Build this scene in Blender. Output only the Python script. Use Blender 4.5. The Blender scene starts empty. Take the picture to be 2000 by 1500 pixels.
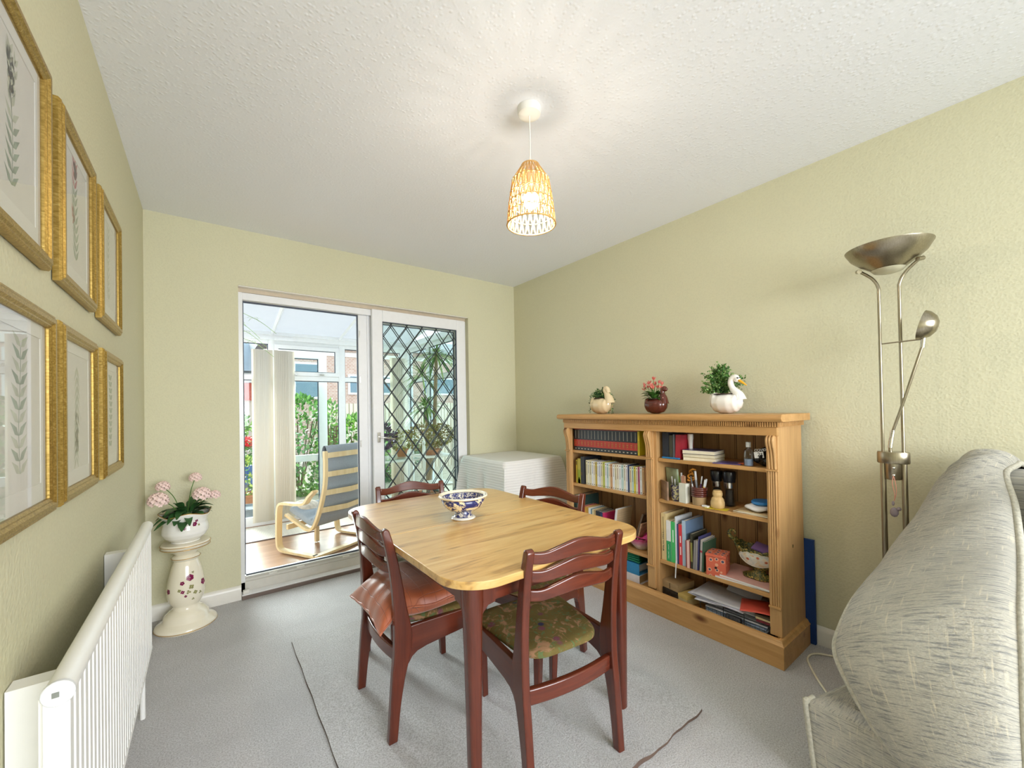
import bpy, bmesh, math, random
from mathutils import Vector, Matrix, Euler
PI = math.pi
R = math.radians
sc = bpy.context.scene
COL = sc.collection
random.seed(7)

# ------------------------------------------------------------------ camera
f_px, cx, cy = 790.892, 1000.0, 790.721
yaw, pitch, roll = R(37.05526), R(0.59914), R(-1.0050)
c_, s_ = math.cos(yaw), math.sin(yaw)
Fw = Vector((s_*math.cos(pitch), c_*math.cos(pitch), math.sin(pitch)))
Rt0 = Vector((c_, -s_, 0)); Up0 = Rt0.cross(Fw)
Rt = Rt0*math.cos(roll) + Up0*math.sin(roll)
Up = Up0*math.cos(roll) - Rt0*math.sin(roll)
cam_d = bpy.data.cameras.new('camera'); cam = bpy.data.objects.new('camera', cam_d); COL.objects.link(cam)
cam.matrix_world = Matrix(((Rt.x, Up.x, -Fw.x, -2.43297), (Rt.y, Up.y, -Fw.y, -3.16213), (Rt.z, Up.z, -Fw.z, 1.195), (0, 0, 0, 1)))
cam_d.sensor_width = 36.0
cam_d.lens = 36.0*f_px/2000.0
cam_d.shift_x = -(cx-1000)/2000.0
cam_d.shift_y = (cy-750)/2000.0
cam_d.clip_start = 0.02
sc.camera = cam

# ------------------------------------------------------------------ world, lights, exposure
w = bpy.data.worlds.new('world'); sc.world = w; w.use_nodes = True
bg = w.node_tree.nodes['Background']
bg.inputs[0].default_value = (0.80, 0.90, 1.0, 1); bg.inputs[1].default_value = 1.7
sc.view_settings.view_transform = 'Standard'; sc.view_settings.look = 'None'
sc.view_settings.exposure = 0.78; sc.view_settings.gamma = 1.0
sc.view_settings.use_curve_mapping = False
sc.cycles.max_bounces = 8; sc.cycles.transparent_max_bounces = 24
sc.cycles.diffuse_bounces = 5; sc.cycles.glossy_bounces = 4; sc.cycles.transmission_bounces = 8
sc.cycles.use_denoising = True
sc.cycles.sample_clamp_indirect = 6.0
sc.cycles.caustics_reflective = False; sc.cycles.caustics_refractive = False

def light(name, kind, loc, energy, color, rot=(0, 0, 0), **kw):
    d = bpy.data.lights.new(name, kind); d.energy = energy; d.color = color
    for k, v in kw.items(): setattr(d, k, v)
    o = bpy.data.objects.new(name, d); o.location = loc; o.rotation_euler = rot; COL.objects.link(o); return o
# soft overcast daylight that comes over the garden and through the conservatory
sun_dir = Vector((0.05, -1.0, -0.41))
sun = light('daylight_sun', 'SUN', (0, 6, 6), 11.5, (0.95, 0.98, 1.0), angle=R(36))
sun.rotation_euler = sun_dir.to_track_quat('-Z', 'Y').to_euler()
# added fill light in the assumed lounge window, behind the camera
light('lounge_fill_light', 'AREA', (-1.45, -5.52, 1.45), 50, (0.93, 0.96, 1.0), rot=(R(70), 0, 0), shape='RECTANGLE', size=2.3, size_y=1.35, spread=R(125))

# ------------------------------------------------------------------ node materials
def new_mat(name):
    m = bpy.data.materials.new(name); m.use_nodes = True
    nt = m.node_tree; nt.nodes.clear()
    out = nt.nodes.new('ShaderNodeOutputMaterial')
    return m, nt, out
def N(nt, t, **kw):
    n = nt.nodes.new(t)
    for k, v in kw.items():
        if hasattr(n, k): setattr(n, k, v)
        else: n.inputs[k].default_value = v
    return n
def setin(n, d):
    for k, v in d.items(): n.inputs[k].default_value = v
def rgb(h):
    h = h.lstrip('#'); v = [int(h[i:i+2], 16)/255 for i in (0, 2, 4)]
    return tuple((x/12.92 if x <= .04045 else ((x+.055)/1.055)**2.4) for x in v) + (1,)
def principled(nt, out, rough=.5, metal=0, spec=.5, **kw):
    p = nt.nodes.new('ShaderNodeBsdfPrincipled')
    p.inputs['Roughness'].default_value = rough; p.inputs['Metallic'].default_value = metal
    p.inputs['Specular IOR Level'].default_value = spec
    for k, v in kw.items(): p.inputs[k.replace('_', ' ')].default_value = v
    nt.links.new(p.outputs[0], out.inputs[0]); return p
def coords(nt, scale=(1, 1, 1), rot=(0, 0, 0), src='Object'):
    tc = nt.nodes.new('ShaderNodeTexCoord'); mp = nt.nodes.new('ShaderNodeMapping')
    mp.inputs['Scale'].default_value = scale; mp.inputs['Rotation'].default_value = rot
    nt.links.new(tc.outputs[src], mp.inputs[0]); return mp.outputs[0]
def noise(nt, vec, scale=5, detail=4, rough=.5, dist=0):
    n = nt.nodes.new('ShaderNodeTexNoise'); setin(n, {'Scale': scale, 'Detail': detail, 'Roughness': rough, 'Distortion': dist})
    nt.links.new(vec, n.inputs['Vector']); return n.outputs['Fac']
def voro(nt, vec, scale=5, feature='F1', out='Distance', rnd=1.0):
    n = nt.nodes.new('ShaderNodeTexVoronoi'); n.feature = feature; setin(n, {'Scale': scale, 'Randomness': rnd})
    nt.links.new(vec, n.inputs['Vector']); return n.outputs[out]
def ramp(nt, fac, stops, interp='LINEAR'):
    n = nt.nodes.new('ShaderNodeValToRGB'); cr = n.color_ramp; cr.interpolation = interp
    while len(cr.elements) < len(stops): cr.elements.new(0.5)
    for e, (p, c) in zip(cr.elements, stops): e.position = p; e.color = c if len(c) == 4 else (*c, 1)
    nt.links.new(fac, n.inputs[0]); return n.outputs[0]
def mixc(nt, fac, a, b, mode='MIX'):
    n = nt.nodes.new('ShaderNodeMix'); n.data_type = 'RGBA'; n.blend_type = mode
    for s, v in ((n.inputs['Factor'], fac), (n.inputs['A'], a), (n.inputs['B'], b)):
        pass
    fi = [i for i in n.inputs if i.name == 'Factor' and i.type == 'VALUE'][0]
    ai = [i for i in n.inputs if i.name == 'A' and i.type == 'RGBA'][0]
    bi = [i for i in n.inputs if i.name == 'B' and i.type == 'RGBA'][0]
    for s, v in ((fi, fac), (ai, a), (bi, b)):
        if hasattr(v, 'is_output'): nt.links.new(v, s)
        else: s.default_value = v
    return [o for o in n.outputs if o.type == 'RGBA'][0]
def math_(nt, op, a, b=None):
    n = nt.nodes.new('ShaderNodeMath'); n.operation = op
    for i, v in enumerate((a, b)):
        if v is None: continue
        if hasattr(v, 'is_output'): nt.links.new(v, n.inputs[i])
        else: n.inputs[i].default_value = v
    return n.outputs[0]
def bump(nt, p, h, strength=.3, dist=.01):
    b = nt.nodes.new('ShaderNodeBump'); setin(b, {'Strength': strength, 'Distance': dist})
    nt.links.new(h, b.inputs['Height']); nt.links.new(b.outputs[0], p.inputs['Normal']); return b

def plain(name, col, rough=.5, metal=0, spec=.5, var=.06, nscale=30, bmp=0, **kw):
    m, nt, out = new_mat(name); p = principled(nt, out, rough, metal, spec, **kw)
    c = rgb(col) if isinstance(col, str) else col
    v = coords(nt); n = noise(nt, v, nscale, 3)
    lo = tuple(x*(1-var) for x in c[:3]) + (1,); hi = tuple(min(1, x*(1+var)) for x in c[:3]) + (1,)
    nt.links.new(ramp(nt, n, [(.3, lo), (.7, hi)]), p.inputs['Base Color'])
    if bmp: bump(nt, p, n, bmp, .004)
    return m
def wood(name, c1, c2, axis='Y', scale=1.0, rough=.4, spec=.4, knots=None, streak=1.0, coat=0):
    m, nt, out = new_mat(name); p = principled(nt, out, rough, 0, spec)
    if coat: p.inputs['Coat Weight'].default_value = coat; p.inputs['Coat Roughness'].default_value = .12
    s = {'X': (1.2, 16, 16), 'Y': (16, 1.2, 16), 'Z': (16, 16, 1.2)}[axis]
    v = coords(nt, tuple(a*scale for a in s))
    n1 = noise(nt, v, 1.6, 6, .6, .6)
    v2 = coords(nt, tuple(a*scale*4 for a in s)); n2 = noise(nt, v2, 2.5, 3, .5)
    n = math_(nt, 'ADD', math_(nt, 'MULTIPLY', n1, .75), math_(nt, 'MULTIPLY', n2, .25))
    a, b = rgb(c1), rgb(c2)
    col = ramp(nt, n, [(.5-.16*streak, b), (.5+.14*streak, a)])
    if knots:
        ks = {'X': (1, 2.2, 2.2), 'Y': (2.2, 1, 2.2), 'Z': (2.2, 2.2, 1)}[axis]
        vk = coords(nt, ks); d = voro(nt, vk, knots[0])
        k = ramp(nt, d, [(.05, (1, 1, 1)), (.12, (0, 0, 0))])
        col = mixc(nt, k, col, rgb(knots[1]))
    nt.links.new(col, p.inputs['Base Color']); bump(nt, p, n, .06, .002)
    return m

M = {}
# painted and papered surfaces
def wallpaper(name, col):
    m, nt, out = new_mat(name); p = principled(nt, out, .75, 0, .25)
    v = coords(nt, (1, 1, 1)); n = noise(nt, v, 90, 3); n2 = noise(nt, coords(nt, (2, 2, 40)), 6, 2)
    v3 = voro(nt, v, 110)
    h = math_(nt, 'ADD', math_(nt, 'MULTIPLY', v3, .7), math_(nt, 'MULTIPLY', n, .6))
    c = rgb(col); lo = tuple(x*.95 for x in c[:3])
    nt.links.new(ramp(nt, h, [(.25, lo), (.75, c)]), p.inputs['Base Color']); bump(nt, p, h, .35, .003); return m
M['wall'] = wallpaper('green_wallpaper', '#d2ceb0')
def stipple():
    m, nt, out = new_mat('stippled_ceiling'); p = principled(nt, out, .85, 0, .2)
    v = coords(nt); d = voro(nt, v, 62); n = noise(nt, v, 95, 3)
    h = math_(nt, 'ADD', math_(nt, 'MULTIPLY', ramp(nt, d, [(.0, (1, 1, 1)), (.45, (0, 0, 0))]), .8), math_(nt, 'MULTIPLY', n, .5))
    p.inputs['Base Color'].default_value = rgb('#f1f3f9'); bump(nt, p, h, .26, .005); return m
M['ceiling'] = stipple()
def carpet(name, c1, c2, c3):
    m, nt, out = new_mat(name); p = principled(nt, out, .95, 0, .1)
    p.inputs['Sheen Weight'].default_value = .25
    v = coords(nt); n = noise(nt, v, 190, 4, .7); big = noise(nt, v, 5, 3, .6, .5)
    col = ramp(nt, n, [(.36, rgb(c2)), (.5, rgb(c1)), (.64, rgb(c3))])
    col = mixc(nt, ramp(nt, big, [(.4, (0, 0, 0)), (.65, (.22, .22, .22))]), col, rgb(c2))
    nt.links.new(col, p.inputs['Base Color']); bump(nt, p, math_(nt, 'ADD', n, math_(nt, 'MULTIPLY', big, .6)), .9, .012); return m
M['carpet'] = carpet('carpet_pile', '#dad7d7', '#b7b4b3', '#efeeef')
M['rug'] = carpet('carpet_remnant_pile', '#d8d5d4', '#b5b2b0', '#edeced')
M['white_gloss'] = plain('white_gloss_paint', '#e9e6de', .3, var=.02)
M['upvc'] = plain('white_plastic_frame', '#e9e9ea', .28, var=.015)
M['gasket'] = plain('dark_gasket', '#3a4352', .5)
M['track'] = plain('aluminium_track', '#d6d3cb', .35, metal=.0, var=.03)
M['beige_trim'] = plain('beige_trim', '#c9b9a2', .5)
M['brown_trim'] = plain('brown_sill_edge', '#75665e', .5)
M['radiator'] = plain('radiator_enamel', '#efeeea', .28, var=.01)
M['black'] = plain('black_plastic', '#17181b', .35)
M['chrome'] = plain('polished_metal', '#d8d6d2', .18, metal=1, var=.02)
M['brushed'] = None
def brushed(name, col, rough=.28):
    m, nt, out = new_mat(name); p = principled(nt, out, rough, 1.0)
    n = noise(nt, coords(nt, (60, 60, 2)), 4, 4)
    c = rgb(col); nt.links.new(ramp(nt, n, [(.3, tuple(x*.8 for x in c[:3])), (.7, c)]), p.inputs['Base Color'])
    p.inputs['Anisotropic'].default_value = .5; return m
M['brushed'] = brushed('brushed_steel', '#a9a08c')
M['lead'] = plain('leaded_strip', '#22282a', .5)
def glass(name, tint=(1, 1, 1), gl=.9, base=.06):
    m, nt, out = new_mat(name)
    t = nt.nodes.new('ShaderNodeBsdfTransparent'); t.inputs[0].default_value = (*tint, 1)
    g = nt.nodes.new('ShaderNodeBsdfGlossy'); g.inputs['Roughness'].default_value = .015; g.inputs[0].default_value = (gl, gl, gl, 1)
    fr = nt.nodes.new('ShaderNodeFresnel'); fr.inputs[0].default_value = 1.45
    # small procedural haze so the pane is not perfectly even
    n = noise(nt, coords(nt), 3, 2); f = math_(nt, 'MULTIPLY', fr.outputs[0], math_(nt, 'ADD', .85, math_(nt, 'MULTIPLY', n, .3)))
    geo = nt.nodes.new('ShaderNodeNewGeometry'); f = math_(nt, 'MULTIPLY', f, math_(nt, 'SUBTRACT', 1.0, geo.outputs['Backfacing']))
    mx = nt.nodes.new('ShaderNodeMixShader'); nt.links.new(f, mx.inputs[0]); nt.links.new(t.outputs[0], mx.inputs[1]); nt.links.new(g.outputs[0], mx.inputs[2])
    nt.links.new(mx.outputs[0], out.inputs[0]); return m
M['glass'] = glass('window_glass', (.93, .97, .96))
M['clear_glass'] = glass('picture_glass', (.97, .97, .97))
def poly():
    m, nt, out = new_mat('roof_polycarbonate')
    tl = nt.nodes.new('ShaderNodeBsdfTranslucent'); tl.inputs[0].default_value = (.34, .35, .355, 1)
    df = nt.nodes.new('ShaderNodeBsdfDiffuse'); df.inputs[0].default_value = (.9, .9, .9, 1)
    tr = nt.nodes.new('ShaderNodeBsdfTransparent'); tr.inputs[0].default_value = (.95, .97, 1, 1)
    n = noise(nt, coords(nt, (1, 1, 1)), 6, 2)
    a = nt.nodes.new('ShaderNodeMixShader'); nt.links.new(ramp(nt, n, [(0, (.28, .28, .28)), (1, (.34, .34, .34))]), a.inputs[0]); nt.links.new(tl.outputs[0], a.inputs[1]); nt.links.new(df.outputs[0], a.inputs[2])
    b = nt.nodes.new('ShaderNodeMixShader'); b.inputs[0].default_value = .12; nt.links.new(a.outputs[0], b.inputs[1]); nt.links.new(tr.outputs[0], b.inputs[2])
    nt.links.new(b.outputs[0], out.inputs[0]); return m
M['poly'] = poly()
def cloth_thin(name, col, trans=.35, stripe=None):
    m, nt, out = new_mat(name); p = principled(nt, out, .85, 0, .15)
    c = rgb(col); v = coords(nt); n = noise(nt, coords(nt, (1, 1, 1)), 60, 3)
    p.inputs['Base Color'].default_value = c
    if stripe:
        wv = nt.nodes.new('ShaderNodeTexWave'); wv.wave_type = 'BANDS'; wv.bands_direction = stripe[0]; setin(wv, {'Scale': stripe[1], 'Distortion': .4})
        nt.links.new(v, wv.inputs[0]); bump(nt, p, wv.outputs['Fac'], stripe[2], .004)
        nt.links.new(ramp(nt, wv.outputs['Fac'], [(0, tuple(x*.9 for x in c[:3])), (.6, c)]), p.inputs['Base Color'])
    else: bump(nt, p, n, .2, .002)
    tl = nt.nodes.new('ShaderNodeBsdfTranslucent'); tl.inputs[0].default_value = c
    mx = nt.nodes.new('ShaderNodeMixShader'); mx.inputs[0].default_value = trans
    nt.links.new(p.outputs[0], mx.inputs[1]); nt.links.new(tl.outputs[0], mx.inputs[2]); nt.links.new(mx.outputs[0], out.inputs[0]); return m
M['blind'] = cloth_thin('blind_fabric', '#f6efe2', .4)
M['tablecloth'] = cloth_thin('white_tablecloth', '#f3f1ec', .12, ('Z', 16, .35))

M['mahogany'] = wood('mahogany_varnish', '#6a2f1d', '#401b12', 'Z', 1, .25, .5, streak=1.6, coat=.35)
M['mahogany_y'] = wood('mahogany_rail', '#6e311e', '#431c13', 'Y', 1, .25, .5, streak=1.6, coat=.35)
M['mahogany_x'] = wood('mahogany_apron', '#6b301e', '#431c13', 'X', 1, .28, .5, streak=1.6, coat=.3)
def oak():
    m, nt, out = new_mat('oak_laminate'); p = principled(nt, out, .34, 0, .5); p.inputs['Coat Weight'].default_value = 1.0; p.inputs['Coat Roughness'].default_value = .32
    n1 = noise(nt, coords(nt, (1.5, 14, 14)), 1.6, 6, .62, 1.0); n2 = noise(nt, coords(nt, (5, 70, 70)), 1.5, 3)
    n = math_(nt, 'ADD', math_(nt, 'MULTIPLY', n1, .8), math_(nt, 'MULTIPLY', n2, .2))
    col = ramp(nt, n, [(.36, rgb('#a87c40')), (.46, rgb('#cfa25c')), (.56, rgb('#d8b06d')), (.68, rgb('#dfbd80'))])
    d = voro(nt, coords(nt, (2.0, 7, 7)), 1.9)
    col = mixc(nt, ramp(nt, d, [(.03, (.85, .85, .85)), (.14, (0, 0, 0))]), col, rgb('#8a6436'))
    nt.links.new(col, p.inputs['Base Color']); bump(nt, p, n2, .05, .001); return m
M['oak'] = oak()
M['pine_y'] = wood('pine_board', '#cb9d66', '#b3864f', 'Y', 1, .38, .4, knots=(2.3, '#6e3f1e'))
M['pine_z'] = wood('pine_upright', '#caa06b', '#b38959', 'Z', 1, .4, .4, knots=(2.6, '#6e4020'))
M['pine_back'] = wood('pine_backing', '#c09a6c', '#a67f57', 'Z', 1, .45, .35, knots=(2.4, '#6a4022'))
M['pine_groove'] = plain('pine_groove_dark', '#6b4a2a', .7)
M['birch'] = wood('birch_ply', '#e6cfa4', '#d8bb88', 'Z', .6, .4, .4)
M['laminate'] = wood('laminate_floor', '#b0876a', '#8a6546', 'X', .5, .28, .5, streak=1.4)
def gold():
    m, nt, out = new_mat('gilt_frame'); p = principled(nt, out, .36, .75, .5)
    n = noise(nt, coords(nt, (30, 90, 90)), 3, 4)
    nt.links.new(ramp(nt, n, [(.3, rgb('#8f7436')), (.6, rgb('#b3954f')), (.8, rgb('#cdb676'))]), p.inputs['Base Color'])
    bump(nt, p, n, .25, .002); return m
M['gold'] = gold()
def ceramic(name, col, rough=.12, spots=None):
    m, nt, out = new_mat(name); p = principled(nt, out, rough, 0, .5); p.inputs['Coat Weight'].default_value = .3
    c = rgb(col); col_ = None
    v = coords(nt); n = noise(nt, v, 10, 2)
    col_ = ramp(nt, n, [(.2, tuple(x*.96 for x in c[:3])), (.8, c)])
    nt.links.new(col_, p.inputs['Base Color']); return m
M['cream_ceramic'] = ceramic('cream_ceramic', '#ece4cf')
M['white_ceramic'] = ceramic('white_ceramic', '#f0ede6')
M['brown_ceramic'] = ceramic('brown_glaze', '#5b2a20', .15)
M['tan_ceramic'] = ceramic('tan_swan_glaze', '#e2cda6', .2)
M['gilt_line'] = plain('gilt_line', '#b99146', .3, metal=.5)
def blue_white(name, scale, thr, base='#efe0b8', ink='#262f6c'):
    m, nt, out = new_mat(name); p = principled(nt, out, .15, 0, .5); p.inputs['Coat Weight'].default_value = .3
    v = coords(nt); n = noise(nt, v, scale, 5, .75, 1.0)
    nt.links.new(ramp(nt, n, [(thr-.02, rgb(ink)), (thr+.02, rgb(base))]), p.inputs['Base Color']); return m
M['bw_out'] = blue_white('blue_landscape_transfer', 26, .53)
M['bw_in'] = blue_white('blue_floral_transfer', 70, .52, '#d9d3c4')
def floral_seat():
    m, nt, out = new_mat('olive_floral_fabric'); p = principled(nt, out, .85, 0, .2)
    v = coords(nt); base = ramp(nt, noise(nt, v, 9, 4), [(.3, rgb('#594b24')), (.7, rgb('#6e6036'))])
    d1 = noise(nt, v, 17, 5, .6, 1.5); f1 = ramp(nt, d1, [(.54, (0, 0, 0)), (.60, (.75, .75, .75))])
    c = mixc(nt, f1, base, rgb('#a1785c'))
    v2 = voro(nt, v, 13); f2 = ramp(nt, v2, [(.13, (1, 1, 1)), (.22, (0, 0, 0))]); c = mixc(nt, f2, c, rgb('#6d3f4a'))
    v3 = voro(nt, coords(nt, (1, 1, 1), (0, 0, .7)), 8); f3 = ramp(nt, v3, [(.07, (1, 1, 1)), (.11, (0, 0, 0))]); c = mixc(nt, f3, c, rgb('#33324a'))
    l = noise(nt, coords(nt, (1, 1, 1), (0, 0, 2)), 24, 4, .6, 2); f4 = ramp(nt, l, [(.57, (0, 0, 0)), (.62, (.7, .7, .7))]); c = mixc(nt, f4, c, rgb('#4f6a45'))
    nt.links.new(c, p.inputs['Base Color']); bump(nt, p, noise(nt, v, 300, 2), .2, .001); return m
M['seat'] = floral_seat()
def satin():
    m, nt, out = new_mat('rust_satin'); p = principled(nt, out, .38, 0, .5); p.inputs['Sheen Weight'].default_value = .4
    v = coords(nt); n = noise(nt, v, 12, 3)
    br = nt.nodes.new('ShaderNodeTexBrick'); br.offset = 0
    setin(br, {'Scale': 22.0, 'Mortar Size': .03, 'Brick Width': 1.0, 'Row Height': 1.0, 'Mortar Smooth': .6}); nt.links.new(v, br.inputs['Vector'])
    c = ramp(nt, n, [(.3, rgb('#9c4f30')), (.7, rgb('#b76541'))])
    c = mixc(nt, math_(nt, 'MULTIPLY', br.outputs['Fac'], .45), c, rgb('#7f3a23'))
    nt.links.new(c, p.inputs['Base Color'])
    bump(nt, p, math_(nt, 'SUBTRACT', 1.0, br.outputs['Fac']), .5, .004); return m
M['satin'] = satin()
def chenille(name, ca, cb, dark):
    m, nt, out = new_mat(name); p = principled(nt, out, .95, 0, .1); p.inputs['Sheen Weight'].default_value = .2
    tc = nt.nodes.new('ShaderNodeTexCoord'); mp = nt.nodes.new('ShaderNodeMapping'); nt.links.new(tc.outputs['UV'], mp.inputs[0]); v = mp.outputs[0]
    mp.inputs['Scale'].default_value = (1, 1, 1)
    def sv(s):
        q = nt.nodes.new('ShaderNodeMapping'); q.inputs['Scale'].default_value = s; nt.links.new(tc.outputs['UV'], q.inputs[0]); return q.outputs[0]
    rib = noise(nt, sv((12, 150, 1)), 1.5, 3, .6); fine = noise(nt, sv((70, 190, 1)), 2, 3, .6); weft = noise(nt, sv((90, 9, 1)), 1.5, 3)
    c = ramp(nt, fine, [(.3, rgb(ca)), (.7, rgb(cb))])
    c = mixc(nt, ramp(nt, rib, [(.36, (.65, .65, .65)), (.50, (0, 0, 0))]), c, rgb(dark))
    c = mixc(nt, ramp(nt, weft, [(.6, (0, 0, 0)), (.72, (.6, .6, .6))]), c, rgb('#d8ceb6'))
    nt.links.new(c, p.inputs['Base Color'])
    bump(nt, p, math_(nt, 'ADD', rib, math_(nt, 'MULTIPLY', fine, .5)), .8, .006); return m
M['sofa'] = chenille('grey_chenille', '#a5a299', '#c0bbac', '#666a6e')
M['sofa_pipe'] = plain('sofa_piping', '#b5b1a2', .95, var=.18, nscale=120, bmp=.5)
M['grey_fabric'] = plain('grey_cushion_fabric', '#9aa1a8', .9, var=.06, nscale=120, bmp=.2)
M['patch_fabric'] = plain('pale_patterned_fabric', '#cdbfae', .9, var=.25, nscale=25)
M['leaf'] = plain('leaf_green', '#4f7d33', .5, var=.35, nscale=20)
M['leaf_dark'] = plain('leaf_dark_green', '#2f5a2c', .5, var=.3, nscale=20)
M['leaf_pale'] = plain('leaf_pale_green', '#96b06c', .5, var=.3, nscale=25)
M['leaf_olive'] = plain('leaf_olive', '#8d8a4a', .55, var=.35, nscale=20)
M['leaf_plum'] = plain('leaf_plum', '#4d3b4f', .5, var=.3, nscale=20)
M['petal_pink'] = plain('pale_pink_petal', '#f2d6cf', .6, var=.1, nscale=60)
M['petal_coral'] = plain('coral_petal', '#d9776b', .6, var=.15, nscale=60)
M['petal_red'] = plain('red_petal', '#d3202b', .5, var=.15)
M['rose'] = plain('rose_transfer', '#7c1a4a', .2, var=.25, nscale=60)
M['rose2'] = plain('rose_leaf_transfer', '#8c8a58', .2, var=.25, nscale=60)
M['paper'] = plain('page_paper', '#e6dcc2', .8, var=.05, nscale=60)
M['white_paper'] = plain('white_paper', '#e9e9ea', .7, var=.02)
M['mount'] = plain('picture_mount', '#e4e2dc', .8, var=.01)
M['art'] = plain('print_paper', '#dcd9d3', .8, var=.02)
M['ink_green'] = plain('print_green', '#8b9a86', .8, var=.2)
M['ink_pale'] = plain('print_pale_green', '#b9bda8', .8, var=.15)
M['ink_red'] = plain('print_red', '#b8545a', .8, var=.15)
M['soil'] = plain('soil', '#3a2a20', .9, var=.3)
M['terracotta'] = plain('terracotta', '#b77a55', .8, var=.1)
M['straw'] = cloth_thin('straw_cord', '#cfa76c', .12)
def emis(name, col, s):
    m, nt, out = new_mat(name); e = nt.nodes.new('ShaderNodeEmission'); e.inputs[0].default_value = col; e.inputs[1].default_value = s
    nt.links.new(e.outputs[0], out.inputs[0]); return m
M['bulb'] = emis('lit_bulb', (1.0, .89, .75, 1), 270)
_cc = {}
def C(hexv, rough=.5, metal=0, var=.05):
    k = (hexv, rough, metal)
    if k not in _cc: _cc[k] = plain('colour_'+hexv.strip('#'), hexv, rough, metal, var=var)
    return _cc[k]

# ------------------------------------------------------------------ mesh builder
class MB:
    def __init__(s): s.v = []; s.f = []; s.mi = []; s.uv = {}
    def add(s, vs, fs, mi=0, T=None, uvs=None):
        o = len(s.v)
        for p in vs:
            p = Vector(p); s.v.append(tuple(T @ p) if T is not None else tuple(p))
        for k, f in enumerate(fs):
            if uvs: s.uv[len(s.f)] = uvs[k]
            s.f.append([o+i for i in f]); s.mi.append(mi)
        return s
    def box(s, a, b, mi=0, T=None):
        x0, y0, z0 = a; x1, y1, z1 = b
        x0, x1 = min(x0, x1), max(x0, x1); y0, y1 = min(y0, y1), max(y0, y1); z0, z1 = min(z0, z1), max(z0, z1)
        vs = [(x0, y0, z0), (x1, y0, z0), (x1, y1, z0), (x0, y1, z0), (x0, y0, z1), (x1, y0, z1), (x1, y1, z1), (x0, y1, z1)]
        return s.add(vs, [(0, 3, 2, 1), (4, 5, 6, 7), (0, 1, 5, 4), (1, 2, 6, 5), (2, 3, 7, 6), (3, 0, 4, 7)], mi, T)
    def prism(s, poly, axis, a, b, mi=0, T=None):
        # poly: 2D points; extruded along axis from a to b
        def P(p, t):
            return {'X': (t, p[0], p[1]), 'Y': (p[0], t, p[1]), 'Z': (p[0], p[1], t)}[axis]
        n = len(poly); vs = [P(p, a) for p in poly] + [P(p, b) for p in poly]
        fs = [tuple(range(n))[::-1], tuple(range(n, 2*n))] + [(i, (i+1) % n, n+(i+1) % n, n+i) for i in range(n)]
        return s.add(vs, fs, mi, T)
    def lathe(s, prof, n=32, mi=0, T=None, wob=None, cap=True):
        vs = []; fs = []
        for k, (r, z) in enumerate(prof):
            for i in range(n):
                a = 2*PI*i/n; rr = r*(wob(a, k) if wob else 1); vs.append((rr*math.cos(a), rr*math.sin(a), z))
        for k in range(len(prof)-1):
            for i in range(n):
                j = (i+1) % n; fs.append((k*n+i, k*n+j, (k+1)*n+j, (k+1)*n+i))
        if cap:
            if prof[0][0] > 1e-6: fs.append(tuple(range(n))[::-1])
            if prof[-1][0] > 1e-6: fs.append(tuple(range((len(prof)-1)*n, len(prof)*n)))
        return s.add(vs, fs, mi, T)
    def tube(s, pts, r, n=10, mi=0, T=None, closed=False):
        pts = [Vector(p) for p in pts]; m = len(pts); vs = []; fs = []
        rs = r if isinstance(r, (list, tuple)) else [r]*m
        up = Vector((0, 0, 1)); prev = None
        for i, p in enumerate(pts):
            a = pts[(i-1) % m] if (closed or i > 0) else p; b = pts[(i+1) % m] if (closed or i < m-1) else p
            d = (b-a).normalized()
            if prev is None:
                u = d.cross(up if abs(d.z) < .9 else Vector((1, 0, 0))).normalized()
            else:
                u = (prev - d*prev.dot(d)).normalized()
            prev = u; w_ = d.cross(u)
            for k in range(n):
                t = 2*PI*k/n; vs.append(p + (u*math.cos(t)+w_*math.sin(t))*rs[i])
        for i in range(m if closed else m-1):
            j = (i+1) % m
            for k in range(n): fs.append((i*n+k, i*n+(k+1) % n, j*n+(k+1) % n, j*n+k))
        if not closed: fs += [tuple(range(n))[::-1], tuple(range((m-1)*n, m*n))]
        return s.add(vs, fs, mi, T)
    def ribbon(s, pts, wvec, thick, mi=0, T=None):
        # rectangular bar swept along pts; wvec = full width vector, thickness perpendicular
        pts = [Vector(p) for p in pts]; wv = Vector(wvec); m = len(pts); vs = []; fs = []
        for i, p in enumerate(pts):
            d = (pts[min(i+1, m-1)] - pts[max(i-1, 0)]).normalized(); nn = d.cross(wv).normalized()*thick/2
            vs += [p-wv/2-nn, p+wv/2-nn, p+wv/2+nn, p-wv/2+nn]
        for i in range(m-1):
            for k in range(4): fs.append((i*4+k, i*4+(k+1) % 4, (i+1)*4+(k+1) % 4, (i+1)*4+k))
        fs += [(3, 2, 1, 0), tuple(range((m-1)*4, m*4))]
        return s.add(vs, fs, mi, T)
    def sphere(s, c, r, n=12, mi=0, sc_=(1, 1, 1), T=None):
        prof = [(math.sin(PI*k/(n//2))*1.0, -math.cos(PI*k/(n//2))) for k in range(n//2+1)]
        vs = []; fs = []; m = n
        for (rr, z) in prof:
            for i in range(m):
                a = 2*PI*i/m; vs.append((c[0]+r*sc_[0]*rr*math.cos(a), c[1]+r*sc_[1]*rr*math.sin(a), c[2]+r*sc_[2]*z))
        for k in range(len(prof)-1):
            for i in range(m): fs.append((k*m+i, k*m+(i+1) % m, (k+1)*m+(i+1) % m, (k+1)*m+i))
        return s.add(vs, fs, mi, T)
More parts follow.
